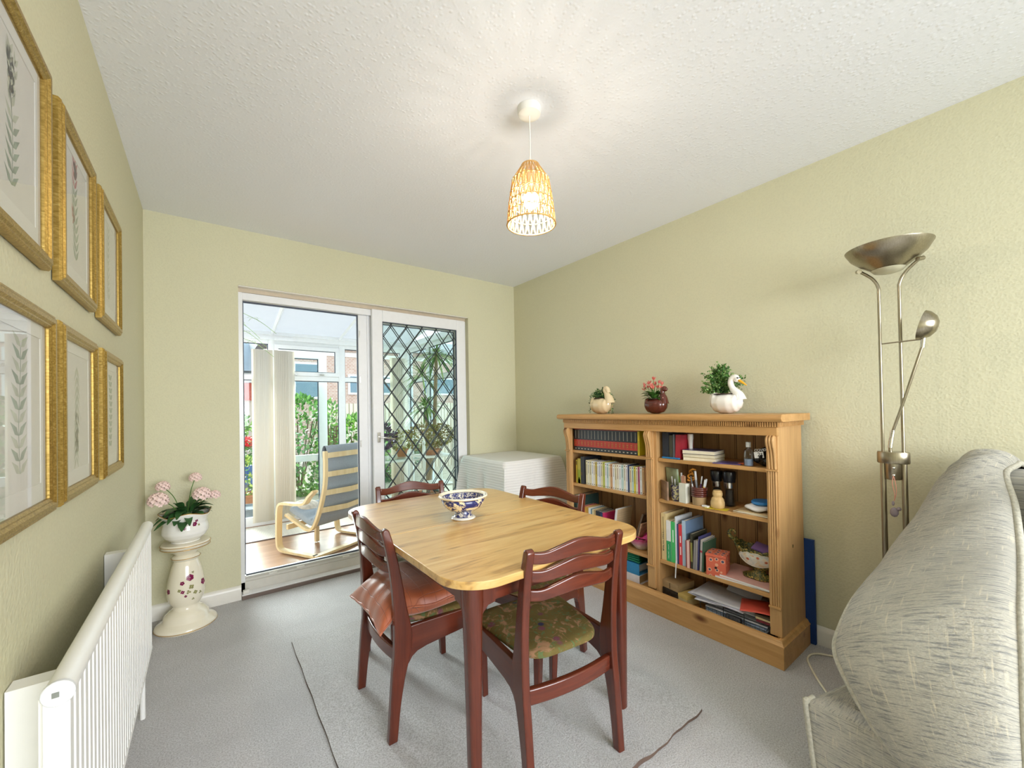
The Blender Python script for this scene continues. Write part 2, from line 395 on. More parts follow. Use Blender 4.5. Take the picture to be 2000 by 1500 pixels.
    def grid(s, fn, nu, nv, mi=0, T=None, uvf=None, closed_u=False):
        vs = [fn(i/nu, j/nv) for j in range(nv+1) for i in range(nu+1)]
        fs = []; uvs = []
        for j in range(nv):
            for i in range(nu):
                a = j*(nu+1)+i; fs.append((a, a+1, a+nu+2, a+nu+1))
                if uvf: uvs.append([uvf(i/nu, j/nv), uvf((i+1)/nu, j/nv), uvf((i+1)/nu, (j+1)/nv), uvf(i/nu, (j+1)/nv)])
        return s.add(vs, fs, mi, T, uvs if uvf else None)
    def build(s, name, mats, parent=None, smooth=None, bevel=0, seg=2, solid=0, subd=0, loc=None, rot=None, merge=False):
        me = bpy.data.meshes.new(name); me.from_pydata(s.v, [], s.f)
        if not isinstance(mats, (list, tuple)): mats = [mats]
        for m in mats: me.materials.append(m)
        me.polygons.foreach_set('material_index', s.mi)
        if s.uv:
            ul = me.uv_layers.new(name='UVMap')
            for pi, us in s.uv.items():
                pl = me.polygons[pi]
                for k, li in enumerate(pl.loop_indices): ul.data[li].uv = us[k]
        me.validate()
        if merge:
            bm = bmesh.new(); bm.from_mesh(me); bmesh.ops.remove_doubles(bm, verts=bm.verts, dist=1e-5); bmesh.ops.recalc_face_normals(bm, faces=bm.faces); bm.to_mesh(me); bm.free()
        else:
            bm = bmesh.new(); bm.from_mesh(me); bmesh.ops.recalc_face_normals(bm, faces=bm.faces); bm.to_mesh(me); bm.free()
        if smooth is not None:
            me.polygons.foreach_set('use_smooth', [True]*len(me.polygons)); me.set_sharp_from_angle(angle=R(smooth))
        o = bpy.data.objects.new(name, me); COL.objects.link(o)
        if parent is not None: o.parent = parent
        if loc is not None: o.location = loc
        if rot is not None: o.rotation_euler = rot
        if solid:
            md = o.modifiers.new('thick', 'SOLIDIFY'); md.thickness = solid; md.offset = 0
        if bevel:
            md = o.modifiers.new('edge', 'BEVEL'); md.width = bevel; md.segments = seg; md.limit_method = 'ANGLE'; md.angle_limit = R(35)
        if subd:
            md = o.modifiers.new('sub', 'SUBSURF'); md.levels = subd; md.render_levels = subd
        return o

def tag(o, label=None, cat=None, group=None, kind=None):
    if label: o['label'] = label
    if cat: o['category'] = cat
    if group: o['group'] = group
    if kind: o['kind'] = kind
    return o
def thing(name, label, cat, loc=(0, 0, 0), rz=0, group=None):
    o = bpy.data.objects.new(name, None); COL.objects.link(o); o.empty_display_size = .05
    o.location = loc; o.rotation_euler = (0, 0, rz); return tag(o, label, cat, group)
def struct(name, mb, m, **kw):
    o = mb.build(name, m, **kw); o['kind'] = 'structure'; return o
def copy_tree(o, parent=None):
    c = o.copy(); COL.objects.link(c); c.parent = parent
    for ch in list(o.children): copy_tree(ch, c)
    return c
def text(name, body, size, m, parent, loc, rot, extrude=.0004, align='CENTER', sx=1):
    d = bpy.data.curves.new(name, 'FONT'); d.body = body; d.size = size; d.extrude = extrude; d.align_x = align; d.align_y = 'CENTER'
    d.materials.append(m); o = bpy.data.objects.new(name, d); COL.objects.link(o); o.parent = parent
    me = bpy.data.meshes.new_from_object(o); me.name = name; q = bpy.data.objects.new(name, me); COL.objects.link(q); bpy.data.objects.remove(o); o = q; o.parent = parent
    o.location = loc; o.rotation_euler = rot; o.scale = (sx, 1, 1); return o
def smoothpath(pts, n=8, closed=False):
    P = [Vector(p) for p in pts]; out = []; m = len(P)
    for i in range(m if closed else m-1):
        p0 = P[(i-1) % m] if closed or i > 0 else P[i]; p1 = P[i]; p2 = P[(i+1) % m]; p3 = P[(i+2) % m] if closed or i < m-2 else p2
        for k in range(n):
            t = k/n; out.append(.5*((2*p1)+(-p0+p2)*t+(2*p0-5*p1+4*p2-p3)*t*t+(-p0+3*p1-3*p2+p3)*t**3))
    if not closed: out.append(P[-1])
    return out

# ------------------------------------------------------------------ room shell
W, H, YB = 2.72, 2.40, -5.6
DX0, DX1, DH, REV = -2.262, -0.53, 2.035, 0.16
struct('floor', MB().box((-W-.1, YB-.1, -.1), (.1, 0.06, 0)), M['carpet'])
struct('ceiling', MB().box((-W-.1, YB-.1, H), (.1, .1, H+.1)), M['ceiling'])
struct('wall_left', MB().box((-W-.12, YB, 0), (-W, .28, H)), M['wall'])
struct('wall_right', MB().box((0, YB, 0), (.12, .28, H)), M['wall'])
mb = MB()
mb.box((-W, 0, 0), (DX0, .28, H)); mb.box((DX1, 0, 0), (0, .28, H)); mb.box((DX0, 0, DH), (DX1, .28, H))
struct('wall_back', mb, M['wall'])
mb = MB()
mb.box((-W, YB-.12, 0), (-2.6, YB, H)); mb.box((-.3, YB-.12, 0), (0, YB, H)); mb.box((-2.6, YB-.12, 0), (-.3, YB, .78)); mb.box((-2.6, YB-.12, 2.13), (-.3, YB, H))
struct('wall_front', mb, M['wall'])
mb = MB()
for x in (-2.6, -1.48, -.36): mb.box((x, YB-.08, .78), (x+.06, YB-.02, 2.13))
mb.box((-2.6, YB-.08, .78), (-.3, YB-.02, .84)); mb.box((-2.6, YB-.08, 2.07), (-.3, YB-.02, 2.13))
o = struct('window_1', mb, M['upvc'])
def skirting(name, pts_a, pts_b, axis):
    prof = [(0, 0), (.016, 0), (.016, .065), (.012, .078), (.007, .088), (0, .09)]
    mb = MB()
    return prof
prof = [(0, 0), (.016, 0), (.016, .066), (.012, .079), (.006, .088), (0, .09)]
struct('baseboard_back', MB().prism([(-.001-p[0], p[1]) for p in prof], 'X', -W+.016, DX0, 0).prism([(-.001-p[0], p[1]) for p in prof], 'X', DX1, -.016, 0), M['white_gloss'], smooth=40)
struct('baseboard_left', MB().prism([(-W+.001+p[0], p[1]) for p in prof], 'Y', YB, 0, 0), M['white_gloss'], smooth=40)
struct('baseboard_right', MB().prism([(-.001-p[0], p[1]) for p in prof], 'Y', YB, 0, 0), M['white_gloss'], smooth=40)
# reveal trims of the opening: pale paint on head, beige packer strip
struct('trim_1', MB().box((DX0+.001, .004, DH-.006), (DX1-.001, .052, DH-.0005)), M['white_gloss'])
struct('trim_2', MB().box((DX0+.001, .052, 2.004), (DX1-.001, .14, DH-.0005)), M['beige_trim'])

# ------------------------------------------------------------------ patio door (open left half, two leaded panels on the right)
mb = MB()
mb.box((DX0+.001, .05, .0), (DX0+.026, .15, 2.003)); mb.box((DX1-.026, .05, 0), (DX1-.001, .15, 2.003))
mb.box((DX0+.026, .052, 1.955), (DX1-.026, .148, 2.0025)); mb.box((DX0+.026, .062, 1.975), (DX1-.026, .066, 1.99))
door = struct('door_1', mb, M['upvc'], bevel=.003)
tag(door, 'white patio door frame, left half open')
g = MB()
g.box((DX0+.026, .098, .118), (DX0+.034, .108, 1.955)); g.box((DX0+.034, .098, 1.945), (-1.478, .108, 1.955)); g.box((-1.486, .098, .118), (-1.478, .108, 1.945)); g.box((DX0+.034, .098, .112), (-1.486, .108, .12))
g.build('gasket', M['gasket'], door)
t = MB()
t.box((DX0+.002, .075, 0), (DX1-.002, .15, .112)); t.box((DX0+.002, .05, 0), (DX1-.002, .075, .085)); t.box((DX0+.002, .055, .085), (DX1-.002, .06, .1))
t.build('track', M['track'], door, bevel=.002)
t = MB()
for x in (-2.10, -1.93, -1.62): t.box((x, .062, .086), (x+.05, .075, .104))
t.build('track_keeper', M['white_gloss'], door, bevel=.002)
t = MB().box((DX0+.002, -.022, 0), (DX1-.002, .05, .026)); t.build('sill', M['upvc'], door, bevel=.003)
t = MB().box((DX0+.002, -.032, 0), (DX1-.002, -.022, .024)); t.build('sill_edge', M['brown_trim'], door, bevel=.002)
t = MB().box((DX0+.01, .0, .026), (DX0+.045, .03, .045)); t.build('sill_stop', M['white_gloss'], door, bevel=.003)
# interlock mullion
t = MB().box((-1.478, .085, .112), (-1.412, .145, 1.955)); t.box((-1.412, .082, .112), (-1.395, .1, 1.955)); t.build('interlock', M['upvc'], door, bevel=.003)
t = MB()
for z in (1.78, 1.42, .92): t.box((-1.474, .079, z), (-1.466, .085, z+.05))
t.build('keep_plate', M['chrome'], door)
def panel(name, x0, x1, y0, y1, z0, z1, st, top, bot, phase):
    mb = MB()
    mb.box((x0, y0, z0), (x0+st, y1, z1)); mb.box((x1-st, y0, z0), (x1, y1, z1)); mb.box((x0+st, y0, z1-top), (x1-st, y1, z1)); mb.box((x0+st, y0, z0), (x1-st, y1, z0+bot))
    p = mb.build(name, M['upvc'], door, bevel=.004)
    ym = (y0+y1)/2; gx0, gx1, gz0, gz1 = x0+st, x1-st, z0+bot, z1-top
    MB().box((gx0, ym-.003, gz0), (gx1, ym+.003, gz1)).build('pane', M['glass'], p)
    gm = MB()
    for a, b in (((gx0, y0+.004, gz0), (gx0+.005, ym, gz1)), ((gx1-.007, y0+.004, gz0), (gx1, ym, gz1)), ((gx0, y0+.004, gz1-.005), (gx1, ym, gz1)), ((gx0, y0+.004, gz0), (gx1, ym, gz0+.005))): gm.box(a, b)
    gm.build('glazing_seal', M['gasket'], p)
    # leaded diamonds
    lm = MB(); dx, dz = .134, .181; hw = .0032; yl0, yl1 = ym-.0062, ym-.0032
    L = math.hypot(dx, dz)
    for sgn in (1, -1):
        for k in range(-22, 30):
            # line z = gz1 - sgn*(x - (gx0+k*dx+phase))*dz/dx
            xs = gx0+phase+k*dx if sgn == 1 else gx0+phase+.024+k*dx
            def zz(x): return gz1 - sgn*(x-xs)*dz/dx
            pts = []
            for x in (gx0, gx1):
                z = zz(x)
                if gz0 <= z <= gz1: pts.append((x, z))
            for z in (gz0, gz1):
                x = xs + sgn*(gz1-z)*dx/dz
                if gx0 < x < gx1: pts.append((x, z))
            if len(pts) >= 2:
                (xa, za), (xb, zb) = pts[0], pts[1]
                if math.hypot(xb-xa, zb-za) < .01: continue
                d = Vector((xb-xa, 0, zb-za)).normalized(); n = Vector((-d.z, 0, d.x))*hw
                A = Vector((xa, yl0, za)); B = Vector((xb, yl0, zb)); off = Vector((0, yl1-yl0, 0))
                lm.add([A-n, A+n, B+n, B-n, A-n+off, A+n+off, B+n+off, B-n+off], [(0, 1, 2, 3), (7, 6, 5, 4), (0, 4, 5, 1), (1, 5, 6, 2), (2, 6, 7, 3), (3, 7, 4, 0)])
    lm.build('lead_lattice', M['lead'], p)
    return p
pf = panel('sliding_panel', -1.39, -.556, .012+.008, .05, .10, 2.001, .082, .090, .11, .06)
panel('fixed_panel', -1.395, -.54, .092, .122, .112, 1.955, .086, .05, .10, .085)
h = MB(); h.box((-1.362, .008, .95), (-1.338, .020, 1.03)); hd = h.build('handle_plate', M['chrome'], pf, bevel=.004)
h = MB().tube(smoothpath([(-1.35, .010, .992), (-1.35, -.018, .992), (-1.345, -.026, .992), (-1.30, -.030, .985), (-1.235, -.026, .972)], 5), [.007]*4*5+[.006], 10)
h.build('handle_lever', M['chrome'], hd, smooth=60)

# ------------------------------------------------------------------ carpet remnant under the table
mb = MB()
def rug_pt(u, v):
    x = -2.09 + u*1.195; y = -2.325 + v*1.55
    z = .011 + .0015*math.sin(x*9+y*4) + (.012*math.exp(-((x+1.33)**2)/.01-((y+2.33)**2)/.01))
    if v == 0: y += .003*math.sin(u*31) + .002*math.sin(u*77)
    if u == 0: x += .0012*math.sin(v*40)
    return (x, y, z)
mb.grid(rug_pt, 48, 60)
def rug_lo(u, v):
    p = rug_pt(u, v); return (p[0], p[1], .0015)
mb.grid(rug_lo, 48, 60)
for side in range(4):
    def sd(u, v, side=side):
        a = {0: (u, 0), 1: (u, 1), 2: (0, u), 3: (1, u)}[side]; t_ = rug_pt(*a); return (t_[0], t_[1], .0015 + (t_[2]-.0015)*v)
    mb.grid(sd, 60 if side > 1 else 48, 1, 1)
tag(mb.build('carpet_remnant', [M['rug'], plain('carpet_backing', '#5d4a40', .9)], smooth=50), 'loose rectangular piece of beige carpet lying under the dining table', 'rug')

# ------------------------------------------------------------------ dining table
TX0, TX1, TY0, TY1, TZ = -1.895, -1.040, -2.208, -1.016, .712
tb = thing('dining_table', 'square-cornered extending dining table with oak top and dark red wooden legs', 'table', ((TX0+TX1)/2, (TY0+TY1)/2, .011))
hw_, hl_ = (TX1-TX0)/2, (TY1-TY0)/2; tz = TZ-.011
def top_outline(y_lo, y_hi, n=14, rc=.135):
    pts = []
    def bow(y): return hw_ + .006*(1-(y/hl_)**2)*2 - .006
    cor = []
    for (sx, sy) in ((1, 1), (-1, 1), (-1, -1), (1, -1)):
        a0 = {(1, 1): 0, (-1, 1): 90, (-1, -1): 180, (1, -1): 270}[(sx, sy)]
        for k in range(n+1):
            a = R(a0+90*k/n); cor.append((sx*(hw_-rc)+rc*math.cos(a), sy*(hl_-rc)+rc*math.sin(a)))
    return cor
ol = top_outline(0, 0)
far = [p for p in ol if p[1] > 0]; near = [p for p in ol if p[1] < 0]
seam = .0
far_poly = [(hw_, seam+.0014)] + sorted([p for p in far if p[0] > 0], key=lambda p: math.atan2(p[1], p[0])) + sorted([p for p in far if p[0] <= 0], key=lambda p: math.atan2(p[1], p[0])) + [(-hw_, seam+.0014)]
near_poly = [(x, -y) for x, y in far_poly][::-1]
for pl_ in (far_poly, near_poly):
    MB().prism(pl_, 'Z', tz-.024, tz).build('table_leaf', M['oak'], tb, bevel=.002, smooth=40)
az0, az1 = .603, tz-.024; ax, ay = hw_-.075, hl_-.075
for s in (-1, 1):
    MB().box((-ax+.03, s*ay-.01*(s+1), az0), (ax-.03, s*ay+.01*(1-s), az1)).build('apron', M['mahogany_x'], tb, bevel=.002)
    MB().box((s*ax-.01*(s+1), -ay+.03, az0), (s*ax+.01*(1-s), ay-.03, az1)).build('apron', M['mahogany_y'], tb, bevel=.002)
def table_leg(sx, sy):
    mb = MB(); n = 20
    lv = [(0, .018, 0), (.25, .021, 0), (.46, .024, 0), (.55, .026, 0), (.585, .028, .012), (.61, .030, .045), (.62, .030, .05), (az1, .030, .05)]
    # rounded square leg with small shoulders growing towards the aprons
    vs = []; fs = []
    for z, r, sh in lv:
        for k in range(n):
            a = 2*PI*k/n; ca, sa = math.cos(a), math.sin(a)
            e = .62; px_ = r*math.copysign(abs(ca)**e, ca); py_ = r*math.copysign(abs(sa)**e, sa)
            vs.append((px_, py_, z))
    for i in range(len(lv)-1):
        for k in range(n): fs.append((i*n+k, i*n+(k+1) % n, (i+1)*n+(k+1) % n, (i+1)*n+k))
    fs += [tuple(range(n))[::-1], tuple(range((len(lv)-1)*n, len(lv)*n))]
    mb.add(vs, fs)
    # curved brackets under each apron
    br = [(0, az1), (0, .535), (.014, .56), (.026, .582), (.044, az0-.004), (.07, az0), (.07, az1)]
    mb.prism([(-sx*p[0], p[1]) for p in br], 'Y', -.012+sy*.008, .010+sy*.008)
    mb.prism([(-sy*p[0], p[1]) for p in br], 'X', -.012+sx*.008, .010+sx*.008)
    return mb
for sx in (-1, 1):
    for sy in (-1, 1):
        table_leg(sx, sy).build('leg', M['mahogany'], tb, smooth=50, loc=(sx*(ax-.012), sy*(ay-.012), 0))

# ------------------------------------------------------------------ dining chairs
def chair_proto():
    ch = thing('dining_chair', '', 'chair', (0, 0, 0))
    hw = .182  # post centre half spacing
    back = [(.0, 0), (.008, .12), (.017, .24), (.025, .32), (.027, .40), (.025, .50), (.017, .60), (.002, .70), (-.014, .775)]
    front = [(.033, 0), (.046, .12), (.064, .22), (.080, .28), (.091, .33), (.093, .385), (.085, .43), (.073, .49), (.055, .60), (.035, .70), (.014, .775)]
    bp = [Vector((x, 0, z)) for x, z in back]; fp = [Vector((x, 0, z)) for x, z in front]
    bs = [(p.x, p.z) for p in smoothpath(bp, 4)]; fs_ = [(p.x, p.z) for p in smoothpath(fp, 4)]
    cap = [(.009, .784), (.0, .787), (-.009, .783)]
    poly = bs[:-1] + [(-.014, .775)] + cap[::-1] + fs_[::-1]
    # order: up the back, over the cap, down the front
    poly = bs + cap[::-1] + fs_[::-1]
    for s in (1, -1):
        MB().prism(poly, 'Y', s*hw-.0135, s*hw+.0135).build('back_post', M['mahogany'], ch, bevel=.007, seg=3, smooth=35)
    # wavy ladder rails
    def rail(zc, xoff, h=.047, hm=.05):
        mb = MB(); n = 28; vs = []; fs = []
        for i in range(n+1):
            u = -1+2*i/n; y = u*(hw-.012)
            curve = .026*(1-u*u)
            wav = .015*math.exp(-(u/.42)**2) - .007*math.exp(-((abs(u)-.78)/.22)**2)
            hh = h*(.80 + .24*math.exp(-(u/.55)**2))
            for dz, dx in ((-.5, -.5), (-.5, .5), (.5, .5), (.5, -.5)):
                z = zc + dz*hh + wav*(1.0 if dz > 0 else .8); x = xoff - curve + dx*.017
                vs.append((x, y, z))
        for i in range(n):
            for k in range(4): fs.append((i*4+k, i*4+(k+1) % 4, (i+1)*4+(k+1) % 4, (i+1)*4+k))
        fs += [(0, 1, 2, 3), tuple(range(n*4, n*4+4))]
        return mb.add(vs, fs)
    rail(.757, .008).build('back_rail', M['mahogany_y'], ch, bevel=.005, seg=3, smooth=40)
    rail(.697, .018).build('back_rail', M['mahogany_y'], ch, bevel=.005, seg=3, smooth=40)
    rail(.634, .027, .046).build('back_rail', M['mahogany_y'], ch, bevel=.005, seg=3, smooth=40)
    # front legs
    for s in (1, -1):
        mb = MB(); y = s*.186
        vs = []
        for z, a in ((0, .0125), (.27, .0175), (.39, .019)):
            x = .395 + (.012 if z == 0 else 0)
            vs += [(x-a, y-a, z), (x+a, y-a, z), (x+a, y+a, z), (x-a, y+a, z)]
        fs = [(3, 2, 1, 0), (8, 9, 10, 11)]
        for i in range(2):
            for k in range(4): fs.append((i*4+k, i*4+(k+1) % 4, (i+1)*4+(k+1) % 4, (i+1)*4+k))
        mb.add(vs, fs).build('front_leg', M['mahogany'], ch, bevel=.004)
        # side rail, deep, with curved underside at both ends
        pr = [(.10, .452), (.10, .355), (.112, .352), (.135, .362), (.17, .368), (.34, .376), (.365, .37), (.382, .355), (.385, .452)]
        pr = [(.045, .268), (.078, .268), (.092, .290), (.112, .303), (.15, .311), (.35, .325), (.38, .318), (.38, .398), (.12, .405), (.045, .405)]
        MB().prism(pr, 'Y', s*.184-.010, s*.184+.010).build('side_rail', M['mahogany_x'], ch, bevel=.003)
    MB().box((.385, -.17, .328), (.405, .17, .390)).build('front_rail', M['mahogany_y'], ch, bevel=.003)
    # rear stretcher, bowed
    mb = MB(); pts = [(.050-.018*(1-(u/10)**2), u/10*(hw-.01), .300) for u in range(-10, 11)]
    mb2 = MB(); vs = []; fs = []
    for i, (x, y, z) in enumerate(pts):
        vs += [(x-.011, y, z-.026), (x+.011, y, z-.026), (x+.011, y, z+.026), (x-.011, y, z+.026)]
    for i in range(20):
        for k in range(4): fs.append((i*4+k, i*4+(k+1) % 4, (i+1)*4+(k+1) % 4, (i+1)*4+k))
    fs += [(0, 1, 2, 3), (80, 81, 82, 83)]
    mb2.add(vs, fs).build('stretcher', M['mahogany_y'], ch, bevel=.005, seg=3, smooth=40)
    # seat pad: rounded trapezoid with bowed back edge
    def outline(t, grow=0):
        n = 48; pts = []
        for k in range(n):
            a = 2*PI*k/n; ca, sa = math.cos(a), math.sin(a); e = .42
            u = math.copysign(abs(ca)**e, ca); v = math.copysign(abs(sa)**e, sa)
            x = .232 + .183*u; hwid = .150 + .046*(x-.05)/.36
            pts.append((x - (.02*(v*v) if u < -.8 else 0)*0, v*hwid))
        return pts
    o0 = outline(0); mb = MB(); vs = []; fs = []; n = len(o0); cx0 = .232
    lay = [(.440, .97), (.442, .995), (.452, 1.0), (.459, .985), (.463, .94), (.466, .8), (.468, .5), (.469, .2)]
    for z, sc1 in lay:
        for x, y in o0: vs.append((cx0+(x-cx0)*sc1, y*sc1, z-.046))
    for i in range(len(lay)-1):
        for k in range(n): fs.append((i*n+k, i*n+(k+1) % n, (i+1)*n+(k+1) % n, (i+1)*n+k))
    fs += [tuple(range(n))[::-1], tuple(range((len(lay)-1)*n, len(lay)*n))]
    mb.add(vs, fs).build('seat_pad', M['seat'], ch, smooth=60)
    return ch
chA = chair_proto()
def place(o, label, x, y, rz, sy=1):
    o['label'] = label; o['group'] = 'dining chairs around the table'; o.location = (x, y, .0125); o.rotation_euler = (0, 0, rz); o.scale = (1, 1, .97)
# near chair (back towards the camera)
place(chA, 'empty dining chair nearest the camera, olive floral seat, its back to the camera', -1.487, -2.241, R(90-6.8))
chB = copy_tree(chA); place(chB, 'dining chair holding the shiny rust cushion, on the radiator side of the table', -1.928, -1.545, R(0))
chC = copy_tree(chA); place(chC, 'dining chair at the far end of the table, in front of the leaded door', -1.492, -.925, R(-90-9))
chD = copy_tree(chA); place(chD, 'dining chair between the table and the pine bookcase, pale light on its back rails', -1.003, -1.595, R(180+14))

# rust satin cushion on the left chair
mb = MB()
def cush(u, v, s):
    x = (u*2-1); y = (v*2-1)
    e = (1-abs(x)**3.2)*(1-abs(y)**3.2); h = .052*max(e, 0)**.55
    pin = 1 - .09*(abs(x)**2)*(1-abs(y)**2) - .0*abs(y)
    ww = .215*(1 - .07*(1-abs(y)**1.6)*(abs(x)**6)); ll = .215*(1 - .07*(1-abs(x)**1.6)*(abs(y)**6))
    wr = .004*math.sin(9*x+5*y*y)*abs(y)**2*(1-abs(x)) + .006*math.sin(14*y+3*x)*max(0, -x)**2*(1-abs(y))
    X, Y = x*ww, y*ll
    nar = 1/(1+math.exp((X+.085)/.02)); flare = max(0, (-X-.15)/.06)
    Y *= 1 - nar*(.25 - .10*min(flare, 1.2))
    Z = s*(h*(1+.25*nar)+.004) - max(0, -X-.10)**1.4*1.1
    return (X, Y, Z + wr*(1 if s > 0 else 0))
mb.grid(lambda u, v: cush(u, v, 1), 40, 40); mb.grid(lambda u, v: cush(u, v, -1), 40, 40)
cu = thing('cushion', 'shiny rust-brown checked cushion slumped on the radiator-side dining chair', 'cushion', (-1.738, -1.545, .470))
cu.rotation_euler = (R(1), R(-2), 0)
mb.build('cover', M['satin'], cu, smooth=70, merge=True)
edge = []
for k in range(80):
    t = k/80*4; s_i = int(t); q = t-s_i
    u, v = {0: (q, 0), 1: (1, q), 2: (1-q, 1), 3: (0, 1-q)}[s_i]; p = cush(u, v, 1); edge.append((p[0], p[1], p[2]-.004))
MB().tube(edge, .0045, 8, closed=True).build('piping', M['satin'], cu, smooth=60)

# footed blue and white bowl
bw = thing('bowl', 'footed blue and cream patterned china bowl standing on the oak table top', 'bowl', (-1.520, -1.578, TZ+.0005)); bw.scale = (1.085, 1.085, 1.085)
outer = [(.0, .004), (.030, .004), (.047, .0), (.050, .003), (.047, .007), (.040, .011), (.034, .02), (.031, .029), (.033, .031)]
MB().lathe([(0, .003), (.047, .0), (.050, .003), (.047, .008), (.042, .010)], 40).build('foot_rim', M['white_ceramic'], bw, smooth=50)
MB().lathe([(.0, .008), (.041, .010), (.034, .018), (.032, .030), (.0, .034)], 40).build('pedestal_foot', M['bw_in'], bw, smooth=60)
body = [(.0, .030), (.033, .031), (.056, .038), (.074, .051), (.085, .068), (.089, .086)]
MB().lathe(body, 48, cap=False).build('body', M['bw_out'], bw, smooth=70, solid=.0025)
MB().lathe([(0, .036), (.034, .038), (.055, .044), (.070, .056), (.080, .072), (.0855, .088)], 48, cap=False).build('interior', M['bw_in'], bw, smooth=70)
wob = lambda a, k: 1 + .012*math.sin(a*14)
MB().lathe([(.0855, .088), (.089, .086), (.097, .089), (.101, .094), (.0985, .098), (.092, .0965), (.0855, .090)], 84, wob=wob, cap=False).build('rim', M['cream_ceramic'], bw, smooth=70)

# ------------------------------------------------------------------ pendant light
pd = thing('pendant_light', 'lit pendant light with open woven straw shade hanging from the ceiling', 'pendant light', (-1.39, -1.93, H))
MB().lathe([(.0, -.0305), (.035, -.0305), (.0435, -.027), (.047, -.018), (.048, -.0003), (0, -.0003)], 40).build('ceiling_rose', M['white_gloss'], pd, smooth=40)
MB().tube([(0, 0, -.03), (.002, 0, -.12), (0, 0, -.235)], .0024, 8).build('cord', M['white_gloss'], pd, smooth=60)
ho = MB().lathe([(0, -.225), (.010, -.225), (.013, -.235), (.016, -.29), (.019, -.30), (.019, -.318), (0, -.318)], 24).build('lamp_holder', M['white_gloss'], pd, smooth=40)
MB().lathe([(0, -.318), (.0135, -.318), (.0175, -.332), (.0265, -.352), (0, -.352)], 28).build('bulb_housing', M['white_gloss'], ho, smooth=40)
MB().lathe([(0, -.352), (.0265, -.352), (.0305, -.362), (.031, -.372), (.029, -.384), (.022, -.396), (.012, -.402), (0, -.404)], 28).build('bulb', M['bulb'], pd, smooth=80)
sh = bpy.data.objects.new('lamp_shade', None); COL.objects.link(sh); sh.parent = pd
rings = [(.034, -.232), (.074, -.295), (.082, -.345), (.088, -.385), (.0925, -.425), (.0965, -.470)]
mb = MB()
for i, (r, z) in enumerate(rings):
    rr = .0032 if i in (0, 5) else .0022
    mb.tube([(r*math.cos(2*PI*k/48), r*math.sin(2*PI*k/48), z + (.003*math.cos(2*PI*k/48*24) if 0 < i < 5 else 0)) for k in range(48)], rr, 6, closed=True)
mb.build('shade_hoop', M['straw'], sh, smooth=70)
mb = MB()
n = 24
for i in range(5):
    (r0, z0), (r1, z1) = rings[i], rings[i+1]
    for k in range(n):
        a0 = 2*PI*(k+.5*(i % 2))/n; d = PI/n*.80
        for s in (-1, 1):
            for off in (-.035, .035):
                a1 = a0+s*d
                mb.tube([(r0*math.cos(a0+off*s), r0*math.sin(a0+off*s), z0), (r1*math.cos(a1+off*s*.3), r1*math.sin(a1+off*s*.3), z1)], .0017, 4)
mb.build('woven_straw', M['straw'], sh, smooth=70)

# ------------------------------------------------------------------ uplighter floor lamp
fl = thing('floor_lamp', 'tall brushed steel uplighter with a jointed reading arm, beside the sofa', 'floor lamp', (-.205, -2.778, 0))
MB().lathe([(0, 0), (.112, 0), (.114, .006), (.110, .014), (.03, .020), (0, .022)], 40).build('weighted_foot', M['brushed'], fl, smooth=40)
for s in (-1, 1):
    MB().tube([(0, s*.032, .015), (0, s*.032, .985)], .0095, 14).build('lower_pole', M['brushed'], fl, smooth=60)
    MB().tube(smoothpath([(0, s*.031, .95), (0, s*.031, 1.3), (0, s*.031, 1.62), (0, s*.033, 1.675), (0, s*.052, 1.715), (0, s*.088, 1.752)], 6), .0058, 12).build('upper_pole', M['brushed'], fl, smooth=60)
    MB().tube([(-.012, s*.088, 1.752), (.012, s*.1, 1.758)], .0085, 12).build('dish_pivot', M['brushed'], fl, smooth=60)
mb = MB()
prof = [(0, 1.728), (.03, 1.730), (.05, 1.737), (.058, 1.745), (.09, 1.768), (.118, 1.795), (.136, 1.826), (.137, 1.829), (.133, 1.826), (.112, 1.797), (.085, 1.772), (.05, 1.75), (0, 1.745)]
dish = MB().lathe(prof, 56, cap=False).build('dish', M['brushed'], fl, smooth=50)
gl = MB().lathe([(0, 1.7215), (.025, 1.7235), (.045, 1.7295), (.054, 1.7395), (.04, 1.7365), (0, 1.7335)], 40, cap=False).build('frosted_cap', plain('frosted_glass', '#b9b49a', .3), dish, smooth=60)
# switch housing
mb = MB(); mb.lathe([(0, .995), (.044, .995), (.046, .99), (.046, .952), (.044, .948), (0, .948)], 32, T=Matrix.Diagonal((.8, 1.1, 1, 1)))
hs = mb.build('switch_housing', M['brushed'], fl, smooth=40)
MB().lathe([(0, .960), (.026, .960), (.026, .888), (.022, .882), (0, .882)], 24).build('dimmer_barrel', M['brushed'], hs, smooth=40)
for z in (.932, .902): MB().sphere((-.0262, -.004, z), .0062, 10).build('switch_knob', M['chrome'], hs, smooth=60)
arm = smoothpath([(-.012, .006, .99), (-.014, .006, 1.03), (-.016, -.004, 1.08), (-.018, -.03, 1.17), (-.02, -.06, 1.28), (-.02, -.095, 1.41)], 6)
MB().tube(arm, [.0058]*8+[.005]*(len(arm)-8), 10).build('reading_arm', M['brushed'], fl, smooth=60)
mb = MB()
for k in range(16): mb.tube([(-.0135-.0002*k, .006-.0006*k, 1.012+k*.0045), (-.0135-.0002*k, .006-.0006*k, 1.0145+k*.0045)], .0078, 12)
mb.build('gooseneck', M['chrome'], fl, smooth=40)
MB().tube([(0, .031, 1.437), (-.012, -.04, 1.437), (-.02, -.098, 1.437)], .0026, 8).build('cross_bar', M['brushed'], fl, smooth=60)
T = Matrix.Translation((-.02, -.106, 1.478)) @ Euler((R(8), R(78), R(0)), 'XYZ').to_matrix().to_4x4()
T = Matrix.Translation((-.022, -.108, 1.488)) @ Matrix.Rotation(R(-74), 4, 'X')
